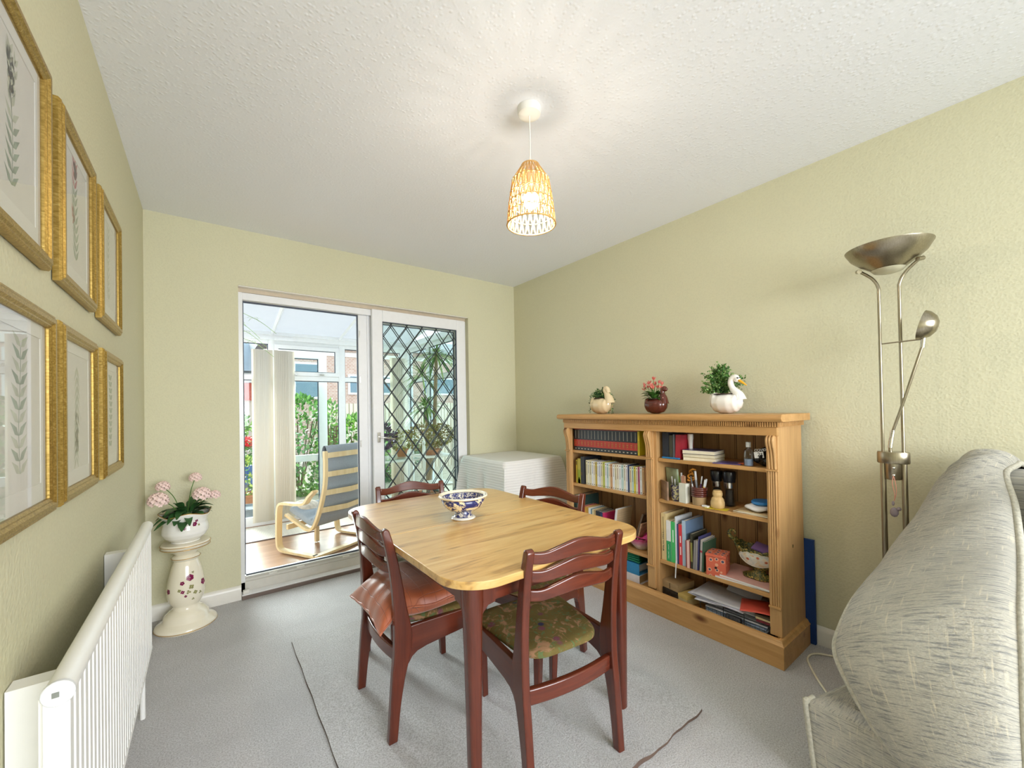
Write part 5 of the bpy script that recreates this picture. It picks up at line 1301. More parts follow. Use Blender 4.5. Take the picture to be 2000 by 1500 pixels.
bk = MB().box((-.035, -.04, 0), (.035, .04, .03)).build('puzzle_book', plain('puzzle_cover', '#4a4a50', .5, var=.6, nscale=120), None, loc=(-.29, -2.185, S0+.004)); bk.scale = (.2, .9, 1.3); bk.location = (-.331, -2.19, S0+.010); tag(bk, 'small black and white gridded book against the front of the wire tray', 'book')
for k, (c, dx, dy, rz_, lift) in enumerate([('#d5d3dc', .0, .03, 8, 0), ('#c9c8d6', -.004, .06, -4, .006), ('#dcdbe2', .006, .05, 2, .012), ('#c8c8cf', -.002, .035, 5, .018)]):
    def pf_(u, v, lift=lift, k=k): return ((u-.5)*.21, (v-.5)*.297, .004*math.sin(v*5+k)+.010*(v-.2)*0)
    o = MB().grid(pf_, 8, 10).build('paper_sheets', C(c, .6), None, smooth=60, solid=.003, loc=(-.225+dx, -2.16+dy, S0+.076+lift), rot=(0, 0, R(rz_))); tag(o, ['lowest white sheet bundle spilling left over the wire tray', 'lilac-white sheet bundle second over the wire tray', 'white plastic wallet third over the wire tray', 'grey plastic wallet uppermost over the wire tray'][k], 'papers', 'papers heaped on the wire tray')
o = MB().grid(lambda u, v: ((u-.5)*.15, (v-.5)*.15, .004*math.sin(v*4)), 6, 6).build('red_folder', C('#dd5a4a', .5), None, solid=.0015, smooth=60, loc=(-.255, -2.275, S0+.103), rot=(0, 0, R(20))); tag(o, 'coral red card lying on the heaped white papers', 'card')
o = MB().box((-.05, -.08, 0), (.05, .08, .002)).build('envelope', C('#c3cbdd'), None, loc=(-.13, -2.165, S0+.115), rot=(R(8), R(-20), R(5))); tag(o, 'pale blue envelope propped behind the heaped papers', 'envelope')
for k, (c, z) in enumerate([('#7a2a36', 0), ('#cbb58a', .012), ('#4a3d2a', .022)]):
    o = MB().box((-.05, -.045, 0), (.05, .04, .0095)).build('notebook', C(c), None, loc=(-.275, -2.330, S0+.066+z), rot=(0, 0, R(6-k*5))); tag(o, ['maroon notebook at the right end of the tray', 'tan notebook on the maroon one', 'olive notebook uppermost of three at the tray end'][k], 'notebook', 'notebooks at the tray end')

# ------------------------------------------------------------------ swans on the bookcase
def swan(name, label, x, y, L, m, pose):
    """L: body length along -y direction (head towards the camera side / right in the photograph)"""
    o = thing(name, label, 'planter', (x, y, 1.1505)); s = L
    def body(u, v):
        # u around, v along the length from tail to breast
        a = 2*PI*u; t = v
        prof_ = [(0, .02), (.06, .20), (.2, .36), (.4, .42), (.6, .42), (.8, .36), (.93, .22), (1, .02)]
        for (t0, r0), (t1, r1) in zip(prof_, prof_[1:]):
            if t0 <= t <= t1: q = (t-t0)/(t1-t0); q = q*q*(3-2*q); r = r0*(1-q)+r1*q; break
        ca, sa = math.cos(a), math.sin(a)
        z = .36 + r*sa*(.86 if sa < 0 else .62)
        if sa > 0: z += .20*max(0, 1-t/.3)*sa*1.0 + .08*max(0, (t-.75)/.25)*sa
        z = max(z, .0)
        return (r*ca*s*.82, (.5-t)*s, z*s)
    MB().grid(body, 32, 30).build('body', m, o, smooth=75, merge=True)
    if pose == 'up':
        pts = smoothpath([(0, -.40, .40), (0, -.36, .56), (0, -.22, .74), (0, -.15, .92), (0, -.19, 1.06), (0, -.29, 1.10), (0, -.36, 1.02)], 6)
        rr = [.20-.115*min(1, k/14) for k in range(len(pts))]; hd_ = (0, -.33, 1.035)
    elif pose == 'tuck':
        pts = smoothpath([(0, -.40, .40), (0, -.37, .60), (0, -.27, .78), (0, -.20, .90), (0, -.24, .98), (0, -.32, .93), (0, -.35, .80)], 6)
        rr = [.22-.13*min(1, k/14) for k in range(len(pts))]; hd_ = (0, -.335, .86)
    else:
        pts = smoothpath([(0, -.38, .40), (0, -.37, .60), (0, -.32, .78), (0, -.32, .94), (0, -.40, 1.02), (0, -.46, .95)], 6)
        rr = [.19-.095*min(1, k/14) for k in range(len(pts))]; hd_ = (0, -.44, .98)
    MB().tube([tuple(Vector(p)*s) for p in pts], [r*s for r in rr], 18).sphere(tuple(Vector(hd_)*s), .095*s, 14, sc_=(.85, 1.1, .95)).build('neck', m, o, smooth=75)
    return o, hd_, s
sw, hd_, s = swan('swan_planter', 'white china swan planter with yellow beak, right end of the bookcase top', -.195, -2.115, .175, M['white_ceramic'], 'up')
T = Matrix.Translation(Vector(hd_)*s) @ Matrix.Rotation(R(52), 4, 'X')
MB().lathe([(0, .0), (.055*s, .02*s), (.045*s, .16*s), (.02*s, .30*s), (0, .32*s)], 14, T=Matrix.Translation(Vector((0, -.36, 1.03))*s) @ Matrix.Rotation(R(128), 4, 'X') @ Matrix.Diagonal((1.1, .8, 1, 1))).build('beak', C('#dba21c', .3), sw, smooth=60)
MB().sphere((-.07*s, -.38*s, 1.07*s), .028*s, 8, sc_=(.6, 1.2, .8)).sphere((0, -.40*s, 1.075*s), .045*s, 8, sc_=(1.2, .8, .5)).build('eye_patch', M['black'], sw, smooth=60)
MB().lathe([(0, 0), (.30*s, 0), (.28*s, .02*s), (0, .025*s)], 20, T=Matrix.Translation((0, .05*s, .60*s)) @ Matrix.Diagonal((.85, 1.15, 1, 1))).build('soil', M['soil'], sw)
sw2, hd2, s2 = swan('swan_planter', 'cream china swan planter with trailing plant, left end of the bookcase top', -.20, -1.255, .182, M['tan_ceramic'], 'tuck')
MB().lathe([(0, 0), (.25*s2, 0), (.24*s2, .02*s2), (0, .025*s2)], 20, T=Matrix.Translation((0, .05*s2, .60*s2))).build('soil', M['soil'], sw2)
sw3, hd3, s3_ = swan('goose_planter', 'glossy brown bird planter with coral flowers, middle of the bookcase top', -.20, -1.690, .152, M['brown_ceramic'], 'goose')
MB().lathe([(0, 0), (.25*s3_, 0), (.24*s3_, .02*s3_), (0, .025*s3_)], 20, T=Matrix.Translation((0, .05*s3_, .60*s3_))).build('soil', M['soil'], sw3)
def small_leaf(mb, c, d, L, wd, mi=0):
    d = Vector(d).normalized(); n_ = d.orthogonal().normalized(); n_ = (Matrix.Rotation(random.uniform(0, 6.28), 3, d) @ n_); c = Vector(c)
    mb.add([c, c+d*L*.45+n_*wd, c+d*L, c+d*L*.45-n_*wd], [(0, 1, 2, 3)], mi)
random.seed(21)
pb_ = thing('box_plant', 'round artificial boxwood plant growing from the white swan', 'plant', (-.168, -2.082, 1.1505+.098)); pb_.scale = (1.15, 1.15, 1.15)
mb = MB(); sb = MB()
for k in range(75):
    th = random.uniform(0, 1.75); ph = random.uniform(0, 2*PI); d = Vector((math.sin(th)*math.cos(ph)*.75, math.sin(th)*math.sin(ph), max(math.cos(th), -.1))); L = .075+random.uniform(0, .045)
    if d.y > .3: L *= 1.05
    d = Vector((d.x*(.35 if d.x < 0 else 1), d.y, d.z)); base = Vector((0, .0, .01)); tip = base + d*L + Vector((0, .012, .025)); sb.tube([base, (base+tip)/2+Vector((0, 0, .006)), tip], .0011, 4)
    for q in range(26):
        t = .3+.7*q/25; c = base*(1-t)+tip*t+Vector([random.uniform(-.008, .008) for _ in range(3)]); small_leaf(mb, c, d+Vector([random.uniform(-1, 1) for _ in range(3)]), random.uniform(.010, .016), .0042, 0 if random.random() < .72 else 1)
mb.build('leaves', [M['leaf'], M['leaf_pale']], pb_); sb.build('twigs', M['leaf_dark'], pb_)
pt_ = thing('trailing_plant', 'small leaved artificial trailing plant hanging around the cream swan', 'plant', (-.19, -1.245, 1.1505+.108)); pt_.scale = (1.25, 1.3, 1.3)
mb = MB(); sb = MB()
for k in range(34):
    ph = random.uniform(0, 2*PI); d = Vector((math.cos(ph)*(.55 if math.cos(ph) > 0 else .35), math.sin(ph), 0)); r = random.uniform(.03, .085); up = random.uniform(.02, .055); dn = random.uniform(.0, .082) if r > .06 else -.01
    pts = smoothpath([(0, .005, 0), d*r*.45+Vector((0, 0, up)), d*r*.9+Vector((0, 0, up*.5)), d*r*1.0+Vector((0, 0, -dn))], 7); sb.tube(pts, .0008, 4)
    for p_i in pts[3:]:
        for q in range(3): small_leaf(mb, p_i+Vector([random.uniform(-.005, .005) for _ in range(3)]), Vector([random.uniform(-1, 1) for _ in range(3)]), .0085, .003, 0 if random.random() < .7 else 1)
mb.build('leaves', [M['leaf_dark'], M['leaf_pale']], pt_); sb.build('stems', M['leaf_dark'], pt_)
pc_ = thing('coral_flowers', 'coral tipped artificial flowers with broad green leaves in the brown bird', 'flowers', (-.19, -1.672, 1.1505+.092)); pc_.scale = (1.2, 1.3, 1.25)
mb = MB(); fm = MB(); sb = MB()
for k in range(52):
    a = random.uniform(0, 2*PI); e = random.uniform(.0, 1.0); leafblade(mb, (math.cos(a)*.012, math.sin(a)*.012, random.uniform(0, .03)), (math.cos(a)*math.cos(e)*.8, math.sin(a)*math.cos(e), math.sin(e)), random.uniform(.035, .058), random.uniform(.007, .011), droop=.3, seg=4)
for k in range(20):
    a = random.uniform(0, 2*PI); r = random.uniform(.008, .052); z = random.uniform(.055, .098)-.35*r; tip = Vector((r*math.cos(a)*.7, r*math.sin(a), z)); sb.tube([(0, 0, 0), tip*.6+Vector((0, 0, .01)), tip], .001, 4)
    for q in range(7): small_leaf(fm, tip+Vector([random.uniform(-.002, .002) for _ in range(3)]), Vector((random.uniform(-.6, .6), random.uniform(-.6, .6), 1)), .020, .004)
mb.build('leaves', M['leaf'], pc_, smooth=60); fm.build('petals', M['petal_coral'], pc_); sb.build('stems', M['leaf'], pc_)

# ------------------------------------------------------------------ blue board and white cable
o = MB().box((-.042, -2.449, .003), (-.024, -1.55, .518)).build('blue_board', plain('blue_felt_board', '#123a78', .8, var=.05, nscale=200), None, bevel=.001); tag(o, 'dark blue board standing upright between the bookcase and the wall', 'board')
o = MB().tube(smoothpath([(-.03, -2.60, .03), (-.05, -2.56, .012), (-.088, -2.53, .006), (-.115, -2.485, .006), (-.15, -2.462, .006), (-.20, -2.462, .006), (-.25, -2.485, .006), (-.33, -2.535, .006), (-.45, -2.62, .006), (-.60, -2.70, .006)], 8), .0045, 10).build('power_cable', C('#e6dfca', .4), None, smooth=60); tag(o, 'white power cable looping on the carpet between bookcase and sofa', 'cable')

# ------------------------------------------------------------------ sofa along the right wall
so = thing('sofa', 'large grey ribbed chenille sofa with corded seams, lower right', 'sofa', (-.5, -3.9, 0))
SO = Vector((.5, 3.9, 0))
def L3(p): return Vector(p)+SO
# stations along the left arm pad: outer seam and inner seam, from the back over the top down the front
out_ = [(-.105, -3.00, .60), (-.108, -2.99, .80), (-.115, -2.975, .92), (-.14, -2.962, .952), (-.17, -2.94, .938), (-.21, -2.905, .885), (-.30, -2.854, .751), (-.40, -2.812, .666), (-.50, -2.787, .599), (-.68, -2.754, .530), (-.80, -2.741, .461), (-.86, -2.744, .419), (-.92, -2.781, .383), (-.965, -2.850, .305), (-.985, -2.93, .225), (-.985, -2.985, .12), (-.975, -3.0, .05)]
inn_ = [(-.105, -3.13, .60), (-.108, -3.13, .82), (-.115, -3.12, .94), (-.135, -3.10, .970), (-.16, -3.09, .965), (-.22, -3.068, .938), (-.32, -3.088, .86), (-.42, -3.098, .80), (-.52, -3.105, .745), (-.68, -3.11, .70), (-.80, -3.112, .655), (-.90, -3.116, .582), (-.97, -3.117, .49), (-1.0, -3.118, .40), (-1.005, -3.118, .30), (-.995, -3.118, .18), (-.98, -3.118, .06)]
Os = smoothpath(out_, 5); Is = smoothpath(inn_, 5)
m_ = len(Os)
cum = [0]
for a, b in zip(Os, Os[1:]): cum.append(cum[-1]+(b-a).length)
def padf(mirror=False):
    def fn(u, v):
        k = v*(m_-1); i = min(int(k), m_-2); q = k-i; O = Os[i].lerp(Os[i+1], q); I = Is[i].lerp(Is[i+1], q)
        i2 = min(i+1, m_-1); i0 = max(i-1, 0); tdir = ((Os[i2]+Is[i2])-(Os[i0]+Is[i0])).normalized(); wd = (I-O)
        nn = wd.cross(tdir).normalized()
        if nn.z < 0 and tdir.z > -.8 and tdir.z < .8: nn = -nn
        if abs(tdir.z) >= .8: nn = nn if ((nn.x < 0) == (O.x < -.5)) else -nn
        h = .060*(1-(2*u-1)**2)**.5 if 0 < u < 1 else 0
        seam_d = .012*math.exp(-((v-.30)/.012)**2)
        P = O.lerp(I, u)+nn*(h-seam_d*(1 if 0 < u < 1 else 0))+Vector((0, 0, .004*math.sin(v*37+u*5)*(1-(2*u-1)**2)))
        if mirror: P = Vector((P.x, -7.65-P.y, P.z))
        return L3(P)
    return fn
def paduv(u, v):
    k = v*(m_-1); i = min(int(k), m_-2); return (u*.34, cum[i]+(cum[i+1]-cum[i])*(k-i))
for mir in (False, True):
    arm = MB().grid(padf(mir), 22, 96, uvf=paduv).build('arm_cushion', M['sofa'], so, smooth=80)
    for S_ in (Os, Is):
        pts = [L3((p.x, -7.65-p.y if mir else p.y, p.z)) for p in S_]; MB().tube(pts, .0095, 10).build('piping', M['sofa_pipe'], arm, smooth=60)
# body of each arm below the pad: tapered block
def uvbox(mb, corners):
    # corners: 8 points bottom 4 then top 4 (ccw) with uv in metres
    fs = [(0, 3, 2, 1), (4, 5, 6, 7), (0, 1, 5, 4), (1, 2, 6, 5), (2, 3, 7, 6), (3, 0, 4, 7)]; uvs = []
    cs = [Vector(c) for c in corners]
    for f in fs:
        e1 = (cs[f[1]]-cs[f[0]]); e2 = (cs[f[3]]-cs[f[0]]); uvs.append([(0, 0), (e1.length, 0), (e1.length, e2.length), (0, e2.length)])
    return mb.add(corners, fs, 0, None, uvs)
def subdiv_box(corners, name, parent=so, bev=.02):
    mb = MB(); uvbox(mb, [L3(c) for c in corners]); return mb.build(name, M['sofa'], parent, bevel=bev, seg=4, smooth=50)
for mir in (False, True):
    F = (lambda y: -7.65-y) if mir else (lambda y: y)
    c = [(-.935, F(-2.70), .012), (-.04, F(-2.955), .012), (-.04, F(-3.14), .012), (-.935, F(-3.14), .012), (-.968, F(-2.687), .285), (-.04, F(-2.945), .285), (-.04, F(-3.14), .285), (-.968, F(-3.14), .285)]
    b_ = subdiv_box(c, 'arm_base')
    e_ = [(-.932, F(-2.706), .02), (-.962, F(-2.693), .262), (-.955, F(-2.697), .276), (-.93, F(-2.704), .281)]
    MB().tube([L3(p) for p in smoothpath(e_, 6)], .008, 10).build('piping', M['sofa_pipe'], b_, smooth=60)
    # filler core inside the pad so that the arm is solid from the side
    pr = [(p.x, p.z) for p in Os if p.x > -.93]; poly = [(-.05, .28)] + pr + [(-.90, .28)]
    mb = MB(); n_o = len(poly)
    vs = []
    for (x, z) in poly:
        t = (x+.04)/(-.93); yo = -2.955*(1-t)+(-2.765)*t
        vs.append((x, yo-.02, z))
    for (x, z) in poly: vs.append((x, -3.12, z))
    vs = [L3((a, F(b), c2)) for a, b, c2 in vs]
    fs = [tuple(range(n_o)), tuple(range(n_o, 2*n_o))[::-1]] + [(i, (i+1) % n_o, n_o+(i+1) % n_o, n_o+i) for i in range(n_o)]
    uvs = [[(p.x, p.z) for p in [Vector(vs[i]) for i in f]] for f in fs]
    mb.add(vs, fs, 0, None, uvs).build('arm_side', M['sofa'], so)
subdiv_box([(-.96, -4.52, .03), (-.04, -4.52, .03), (-.04, -3.13, .03), (-.96, -3.13, .03), (-.97, -4.52, .30), (-.04, -4.52, .30), (-.04, -3.13, .30), (-.97, -3.13, .30)], 'seat_base')
subdiv_box([(-.26, -4.52, .30), (-.04, -4.52, .30), (-.04, -3.14, .30), (-.26, -3.14, .30), (-.16, -4.52, .90), (-.04, -4.52, .90), (-.04, -3.14, .90), (-.16, -3.14, .90)], 'sofa_back')
for y0 in (-3.145, -3.83):
    c = subdiv_box([(-.96, y0-.675, .31), (-.25, y0-.675, .31), (-.25, y0, .31), (-.96, y0, .31), (-.975, y0-.675, .46), (-.25, y0-.675, .46), (-.25, y0, .46), (-.975, y0, .46)], 'seat_cushion', bev=.045)
    def bkf(u, v, y0=y0):
        a = 2*PI*u; ca, sa = math.cos(a), math.sin(a); e = .5
        Y = math.copysign(abs(ca)**e, ca); Z = math.copysign(abs(sa)**e, sa); t = math.sin(PI*v)**.45; s_ = -math.cos(PI*v)
        zc = .735+Z*.255*t; return L3((-.36+(zc-.735)*.28 + s_*.115*(1-.25*abs(Y*t)), y0-.3375+Y*.345*t, zc))
    c = MB().grid(bkf, 48, 24, uvf=lambda u, v: (u*1.8, v*.5)).build('back_cushion', M['sofa'], so, smooth=80, merge=True)
    MB().tube([bkf(k/60, .5) for k in range(60)], .0095, 8, closed=True).build('piping', M['sofa_pipe'], c, smooth=60)

# ------------------------------------------------------------------ conservatory shell
FZ = -.12; CY = 2.46; CXL, CXR = -3.05, -.10
struct('floor', MB().box((CXL-.1, .15, FZ-.1), (CXR+.1, CY+.12, FZ)), M['laminate'])
struct('wall_outer', MB().box((DX0, .15, FZ), (DX1, .28, 0)).box((CXL, .28, FZ), (CXL+.01, .281, H)), plain('outer_render', '#dcd8cc', .8))
o = struct('wall_house_outside', MB().box((CXL, .28, FZ), (DX0, .285, 2.6)).box((DX1, .28, FZ), (CXR, .285, 2.6)).box((DX0, .28, DH), (DX1, .285, 2.6)), plain('pale_render', '#e2dfd2', .8)); o.name = 'wall_house'
ev0, sl = 2.150, .165
def roofz(y): return ev0+(CY-y)*sl
mb = MB(); y0 = .285; mb.add([(CXL, y0, roofz(y0)), (CXR, y0, roofz(y0)), (CXR, CY+.15, roofz(CY+.15)), (CXL, CY+.15, roofz(CY+.15)), (CXL, y0, roofz(y0)+.016), (CXR, y0, roofz(y0)+.016), (CXR, CY+.15, roofz(CY+.15)+.016), (CXL, CY+.15, roofz(CY+.15)+.016)], [(0, 3, 2, 1), (4, 5, 6, 7), (0, 1, 5, 4), (1, 2, 6, 5), (2, 3, 7, 6), (3, 0, 4, 7)])
rf_ = struct('ceiling_conservatory', mb, M['poly'])
mb = MB()
for x in (-2.55, -1.80, -1.04, -.14):
    a = Vector((x, y0, roofz(y0)-.02)); b = Vector((x, CY, roofz(CY)-.02)); mb.tube([a, b], .020, 4)
mb.build('rafter', M['upvc'], rf_)
T_ = .07
def winwall(name, axis, pos, spans, z0, z1, zt, ztt, bars, panes=True):
    """framed glazing in a plane; spans: list of bar centres along the wall"""
    mb = MB(); gl_ = MB()
    def bx(a0, a1, b0, b1, d0=0, d1=T_):
        if axis == 'Y': mb.box((a0, pos+d0, b0), (a1, pos+d1, b1))
        else: mb.box((pos+d0, a0, b0), (pos+d1, a1, b1))
    lo, hi = spans[0][0], spans[-1][1]
    for (a, b) in spans: bx(a, b, z0, z1)
    for (a, b), (c, d) in zip(spans, spans[1:]):
        for (q0, q1) in ((z0, z0+.10), (z1-.10, z1), (zt, ztt)): bx(b-.0005, c+.0005, q0+.001, q1-.001, .003, T_-.003)
    o = struct(name, mb, M['upvc'], bevel=.003)
    g_ = MB(); s_ = MB()
    for (a, b), (c, d) in zip(spans, spans[1:]):
        for (q0, q1) in ((z0+.10, zt), (ztt, z1-.10)):
            if axis == 'Y':
                g_.box((b, pos+.035, q0), (c, pos+.041, q1))
                for (aa, bb, cc, dd) in ((b, b+.008, q0, q1), (c-.008, c, q0, q1), (b, c, q1-.008, q1), (b, c, q0, q0+.006)): s_.box((aa, pos+.024, cc), (bb, pos+.035, dd))
            else:
                g_.box((pos+.035, b, q0), (pos+.041, c, q1))
                for (aa, bb, cc, dd) in ((b, b+.008, q0, q1), (c-.008, c, q0, q1), (b, c, q1-.008, q1), (b, c, q0, q0+.006)): s_.box((pos+.024, aa, cc), (pos+.035, bb, dd))
    g_.build('glass_pane', M['glass'], o); s_.build('seal', M['gasket'], o)
    return o
far = winwall('window_2', 'Y', CY, [(-3.05, -2.98), (-1.835, -1.775), (-1.037, -.957), (-.19, -.10)], FZ, 2.13, 1.595, 1.655, [])
# opening fanlight sash with handles
mb = MB(); x0, x1, z0_, z1_ = -1.775, -1.037, 1.655, 2.03
for a, b in (((x0, CY-.02, z0_), (x1, CY+.02, z0_+.05)), ((x0, CY-.02, z1_-.05), (x1, CY+.02, z1_)), ((x0+.0005, CY-.0185, z0_+.0495), (x0+.045, CY+.0185, z1_-.0495)), ((x1-.045, CY-.0185, z0_+.0495), (x1-.0005, CY+.0185, z1_-.0495))): mb.box(a, b)
fs_ = mb.build('fanlight_sash', M['upvc'], far, bevel=.003)
mb = MB()
for a, b in (((x0+.045, CY-.012, z0_+.05), (x1-.045, CY+.0, z0_+.056)), ((x0+.045, CY-.012, z1_-.058), (x1-.045, CY, z1_-.05)), ((x1-.054, CY-.012, z0_+.05), (x1-.045, CY, z1_-.05))): mb.box(a, b)
mb.build('seal', M['gasket'], fs_)
for x in (-1.56, -1.25): MB().box((x-.03, CY-.045, 1.664), (x+.03, CY-.02, 1.682)).build('window_handle', M['chrome'], fs_, bevel=.004)
winwall('window_3', 'X', CXR, [(.285, .34), (1.02, 1.08), (1.75, 1.81), (2.40, 2.46)], FZ, 2.13, 1.595, 1.655, [])
winwall('window_4', 'X', CXL-T_, [(.285, .34), (1.02, 1.08), (1.75, 1.81), (2.40, 2.46)], FZ, 2.13, 1.595, 1.655, [])
mb = MB(); mb.box((CXL, CY-.055, 2.075), (CXR, CY+.0, 2.150)); mb.box((CXL, CY-.085, 2.125), (CXR, CY-.05, 2.165)); mb.box((CXR-.055, .29, 2.075), (CXR, CY-.055, 2.150)); mb.box((CXL, .29, 2.075), (CXL+.055, CY-.055, 2.150))
struct('trim_3', mb, M['upvc'], bevel=.004)
mb = MB().box((CXL, CY-.03, FZ), (CXR, CY, -.01)); struct('baseboard_conservatory', mb, M['upvc'], bevel=.004)
# outward opened garden door leaf
mb = MB(); dx0, dx1, yd = -1.86, -1.140, 2.66
for a, b in (((dx0, yd, FZ), (dx0+.10, yd+.06, 1.99)), ((dx1-.105, yd, FZ), (dx1, yd+.06, 1.99)), ((dx0+.0995, yd+.002, 1.90), (dx1-.1045, yd+.058, 1.989)), ((dx0+.0995, yd+.002, .56), (dx1-.1045, yd+.058, .645)), ((dx0+.0995, yd+.002, FZ+.001), (dx1-.1045, yd+.058, .0))): mb.box(a, b)
o = struct('door_2', mb, M['upvc'], bevel=.003)
mb = MB().box((dx1-.118, yd-.004, .0), (dx1-.105, yd, 1.9)).box((dx0+.1, yd-.004, 1.888), (dx1-.105, yd, 1.9)); mb.build('seal', M['gasket'], o)
MB().box((dx0+.1, yd+.025, 0), (dx1-.105, yd+.031, 1.9)).build('glass_pane', M['glass'], o)

# vertical blinds, drawn aside
def blind(label, x0, x1, n, ang, y=CY-.12):
    o = thing('vertical_blind', label, 'blind', ((x0+x1)/2, y, FZ+.06), 0, 'vertical blinds in the conservatory')
    xm = (x0+x1)/2
    MB().box((x0-xm-.02, -.02, 2.06-FZ-.06), (x1-xm+.02, .02, 2.09-FZ-.06)).build('headrail', M['upvc'], o)
    for k in range(n):
        x = x0-xm+(x1-x0)*(k+.5)/n; a = R(ang+random.uniform(-5, 5)); d = Vector((math.cos(a), math.sin(a), 0))*.042; mb = MB()
        p = [Vector((x, 0, 0))-d, Vector((x, .006, 0)), Vector((x, 0, 0))+d]; q = [v+Vector((0, 0, 2.0)) for v in p]
        mb.add([*p, *q], [(0, 1, 4, 3), (1, 2, 5, 4)]).build('blind_slat', M['blind'], o, smooth=80, solid=.0008)
    return o
random.seed(9)
blind('stack of cream vertical blind slats left of the corner post', -1.985, -1.835, 8, 12)
blind('stack of cream vertical blind slats right of the post, beside the garden door', -1.765, -1.600, 9, 28)
blind('cream vertical blind slats seen through the leaded door', -.37, -.17, 7, 15)
# floor mat
o = MB().box((-2.9, 1.76, FZ), (-.95, 2.36, FZ+.008)).build('door_mat', cloth_thin('ribbed_mat', '#d8cdbd', .02, ('X', 22, .5)), None, bevel=.002); tag(o, 'pale ribbed mat along the conservatory glazing', 'mat')
o = MB().box((-2.9, 1.748, FZ), (-.95, 1.76, FZ+.010)).build('mat_edge', C('#6a5c58'), bpy.data.objects['door_mat'])

# ------------------------------------------------------------------ bent plywood armchair
ac = thing('armchair', 'bent birch armchair with grey cushions in the conservatory, its back to the room', 'armchair', (-1.4475, 1.151, FZ+.0085), R(118.2))
Wd = .34
side = smoothpath([(-.19, .012), (.05, .012), (.22, .012), (.285, .03), (.305, .09), (.305, .25), (.300, .38), (.275, .44), (.21, .462), (.05, .460), (-.10, .452), (-.17, .445)], 6) if False else None
sp_ = [Vector(p) for p in [(-.19, 0, .012), (.05, 0, .012), (.22, 0, .012), (.285, 0, .028), (.308, 0, .09), (.308, 0, .25), (.300, 0, .39), (.270, 0, .447), (.20, 0, .458), (.05, 0, .462), (-.06, 0, .48), (-.115, 0, .54), (-.19, 0, .60)]]
for s in (1, -1):
    pts = [p+Vector((0, s*Wd, 0)) for p in smoothpath(sp_, 6)]; MB().ribbon(pts, (0, .055, 0), .022).build('side_frame', M['birch'], ac, smooth=50)
MB().ribbon([(-.19, -Wd-.02, .012), (-.205, 0, .012), (-.19, Wd+.02, .012)], (.055, 0, 0), .022).build('base_crossbar', M['birch'], ac)
bk_ = [Vector(p) for p in [(.27, 0, .335), (.12, 0, .275), (-.02, 0, .225), (-.09, 0, .24), (-.15, 0, .33), (-.21, 0, .48), (-.255, 0, .65), (-.265, 0, .80), (-.262, 0, .955)]]
bkp = smoothpath(bk_, 6)
for s in (1, -1):
    pts = [p+Vector((0, s*(Wd-.05), 0)) for p in bkp]; MB().ribbon(pts, (0, .035, 0), .024).build('seat_rail', M['birch'], ac, smooth=50)
for (x, z, bow_) in ((-.266, .915, .0), (-.266, .745, .01), (-.235, .575, .02), (-.175, .41, .03)):
    MB().ribbon([(x-.006, -Wd+.06, z), (x-.010-bow_, 0, z-bow_*.4), (x-.006, Wd-.06, z)], (0.0, 0, .048), .012).build('back_slat', M['birch'], ac)
MB().box((.22, -Wd+.03, .20), (.245, Wd-.03, .25)).build('front_stretcher', M['birch'], ac, bevel=.003)
MB().box((.195, -.02, .0), (.225, .02, .24)).build('front_prop', M['birch'], ac, bevel=.003)
cp_ = [p+Vector((.045*0, 0, 0)) for p in bkp]
vs = []
def cushf(u, v):
    m = len(cp_)-1; k = v*m; i = min(int(k), m-1); p = cp_[i].lerp(cp_[i+1], k-i); d = (cp_[i+1]-cp_[i]).normalized(); n_ = Vector((d.z*1, 0, -d.x)); 
    if n_.z < 0 and abs(d.x) > .5: n_ = -n_
    if abs(d.x) <= .5 and n_.x < 0: n_ = -n_
    a = 2*PI*u; ca, sa = math.cos(a), math.sin(a); e = .35
    tt = 1-.25*math.exp(-((v*4) % 1-.0)**2/.004)
    off = .05+.038*math.copysign(abs(sa)**e, sa)*tt+.006*math.sin(v*60)*max(0, sa)
    return tuple(p+n_*off+Vector((0, math.copysign(abs(ca)**e, ca)*.265, 0)))
MB().grid(cushf, 28, 60).build('seat_cushion', M['grey_fabric'], ac, smooth=70, merge=True)
hp = MB().grid(lambda u, v: (-.215+.032*math.cos(2*PI*v)+.0, (u-.5)*.52, .925+.075*math.sin(2*PI*v)), 12, 20, closed_u=False).build('head_cushion', M['grey_fabric'], ac, smooth=70)
tw_ = MB().sphere((0, 0, 0), .13, 20, sc_=(.9, 1.15, .38)).build('small_cushion', M['patch_fabric'], None, smooth=70); tw_.location = (-1.62, 1.30, FZ+.385); tw_.rotation_euler = (R(10), R(-18), R(110)); tag(tw_, 'small pale patterned cushion on the seat of the bent birch armchair', 'cushion')

# ------------------------------------------------------------------ plants and furniture seen through the leaded door
random.seed(31)
def bush(mb, c, r, n, L, wd, mats=2, squash=.8, flat=0):
    for k in range(n):
        d = Vector([random.gauss(0, 1) for _ in range(3)]).normalized(); p = Vector(c)+Vector((d.x*r, d.y*r, d.z*r*squash))*random.uniform(.55, 1)**.5
        small_leaf(mb, p, d+Vector([random.uniform(-.8, .8) for _ in range(3)]), L*random.uniform(.7, 1.2), wd, random.randrange(mats))
def potted(name, label, x, y, z, pr0, ph, pcol, crown_fn, mats, cat='plant'):
    o = thing(name, label, cat, (x, y, z)); MB().lathe([(0, 0), (pr0*.72, 0), (pr0, ph), (pr0*1.05, ph), (pr0*1.05, ph-.02), (pr0*.9, ph-.012), (0, ph-.015)], 24).build('pot', pcol, o, smooth=40)
    mb = MB(); crown_fn(mb, ph); mb.build('foliage', mats, o); return o
shu = thing('shelf_unit', 'white turned wooden shelf unit in the conservatory behind the leaded door', 'shelf unit', (-.37, 1.05, FZ+.0))
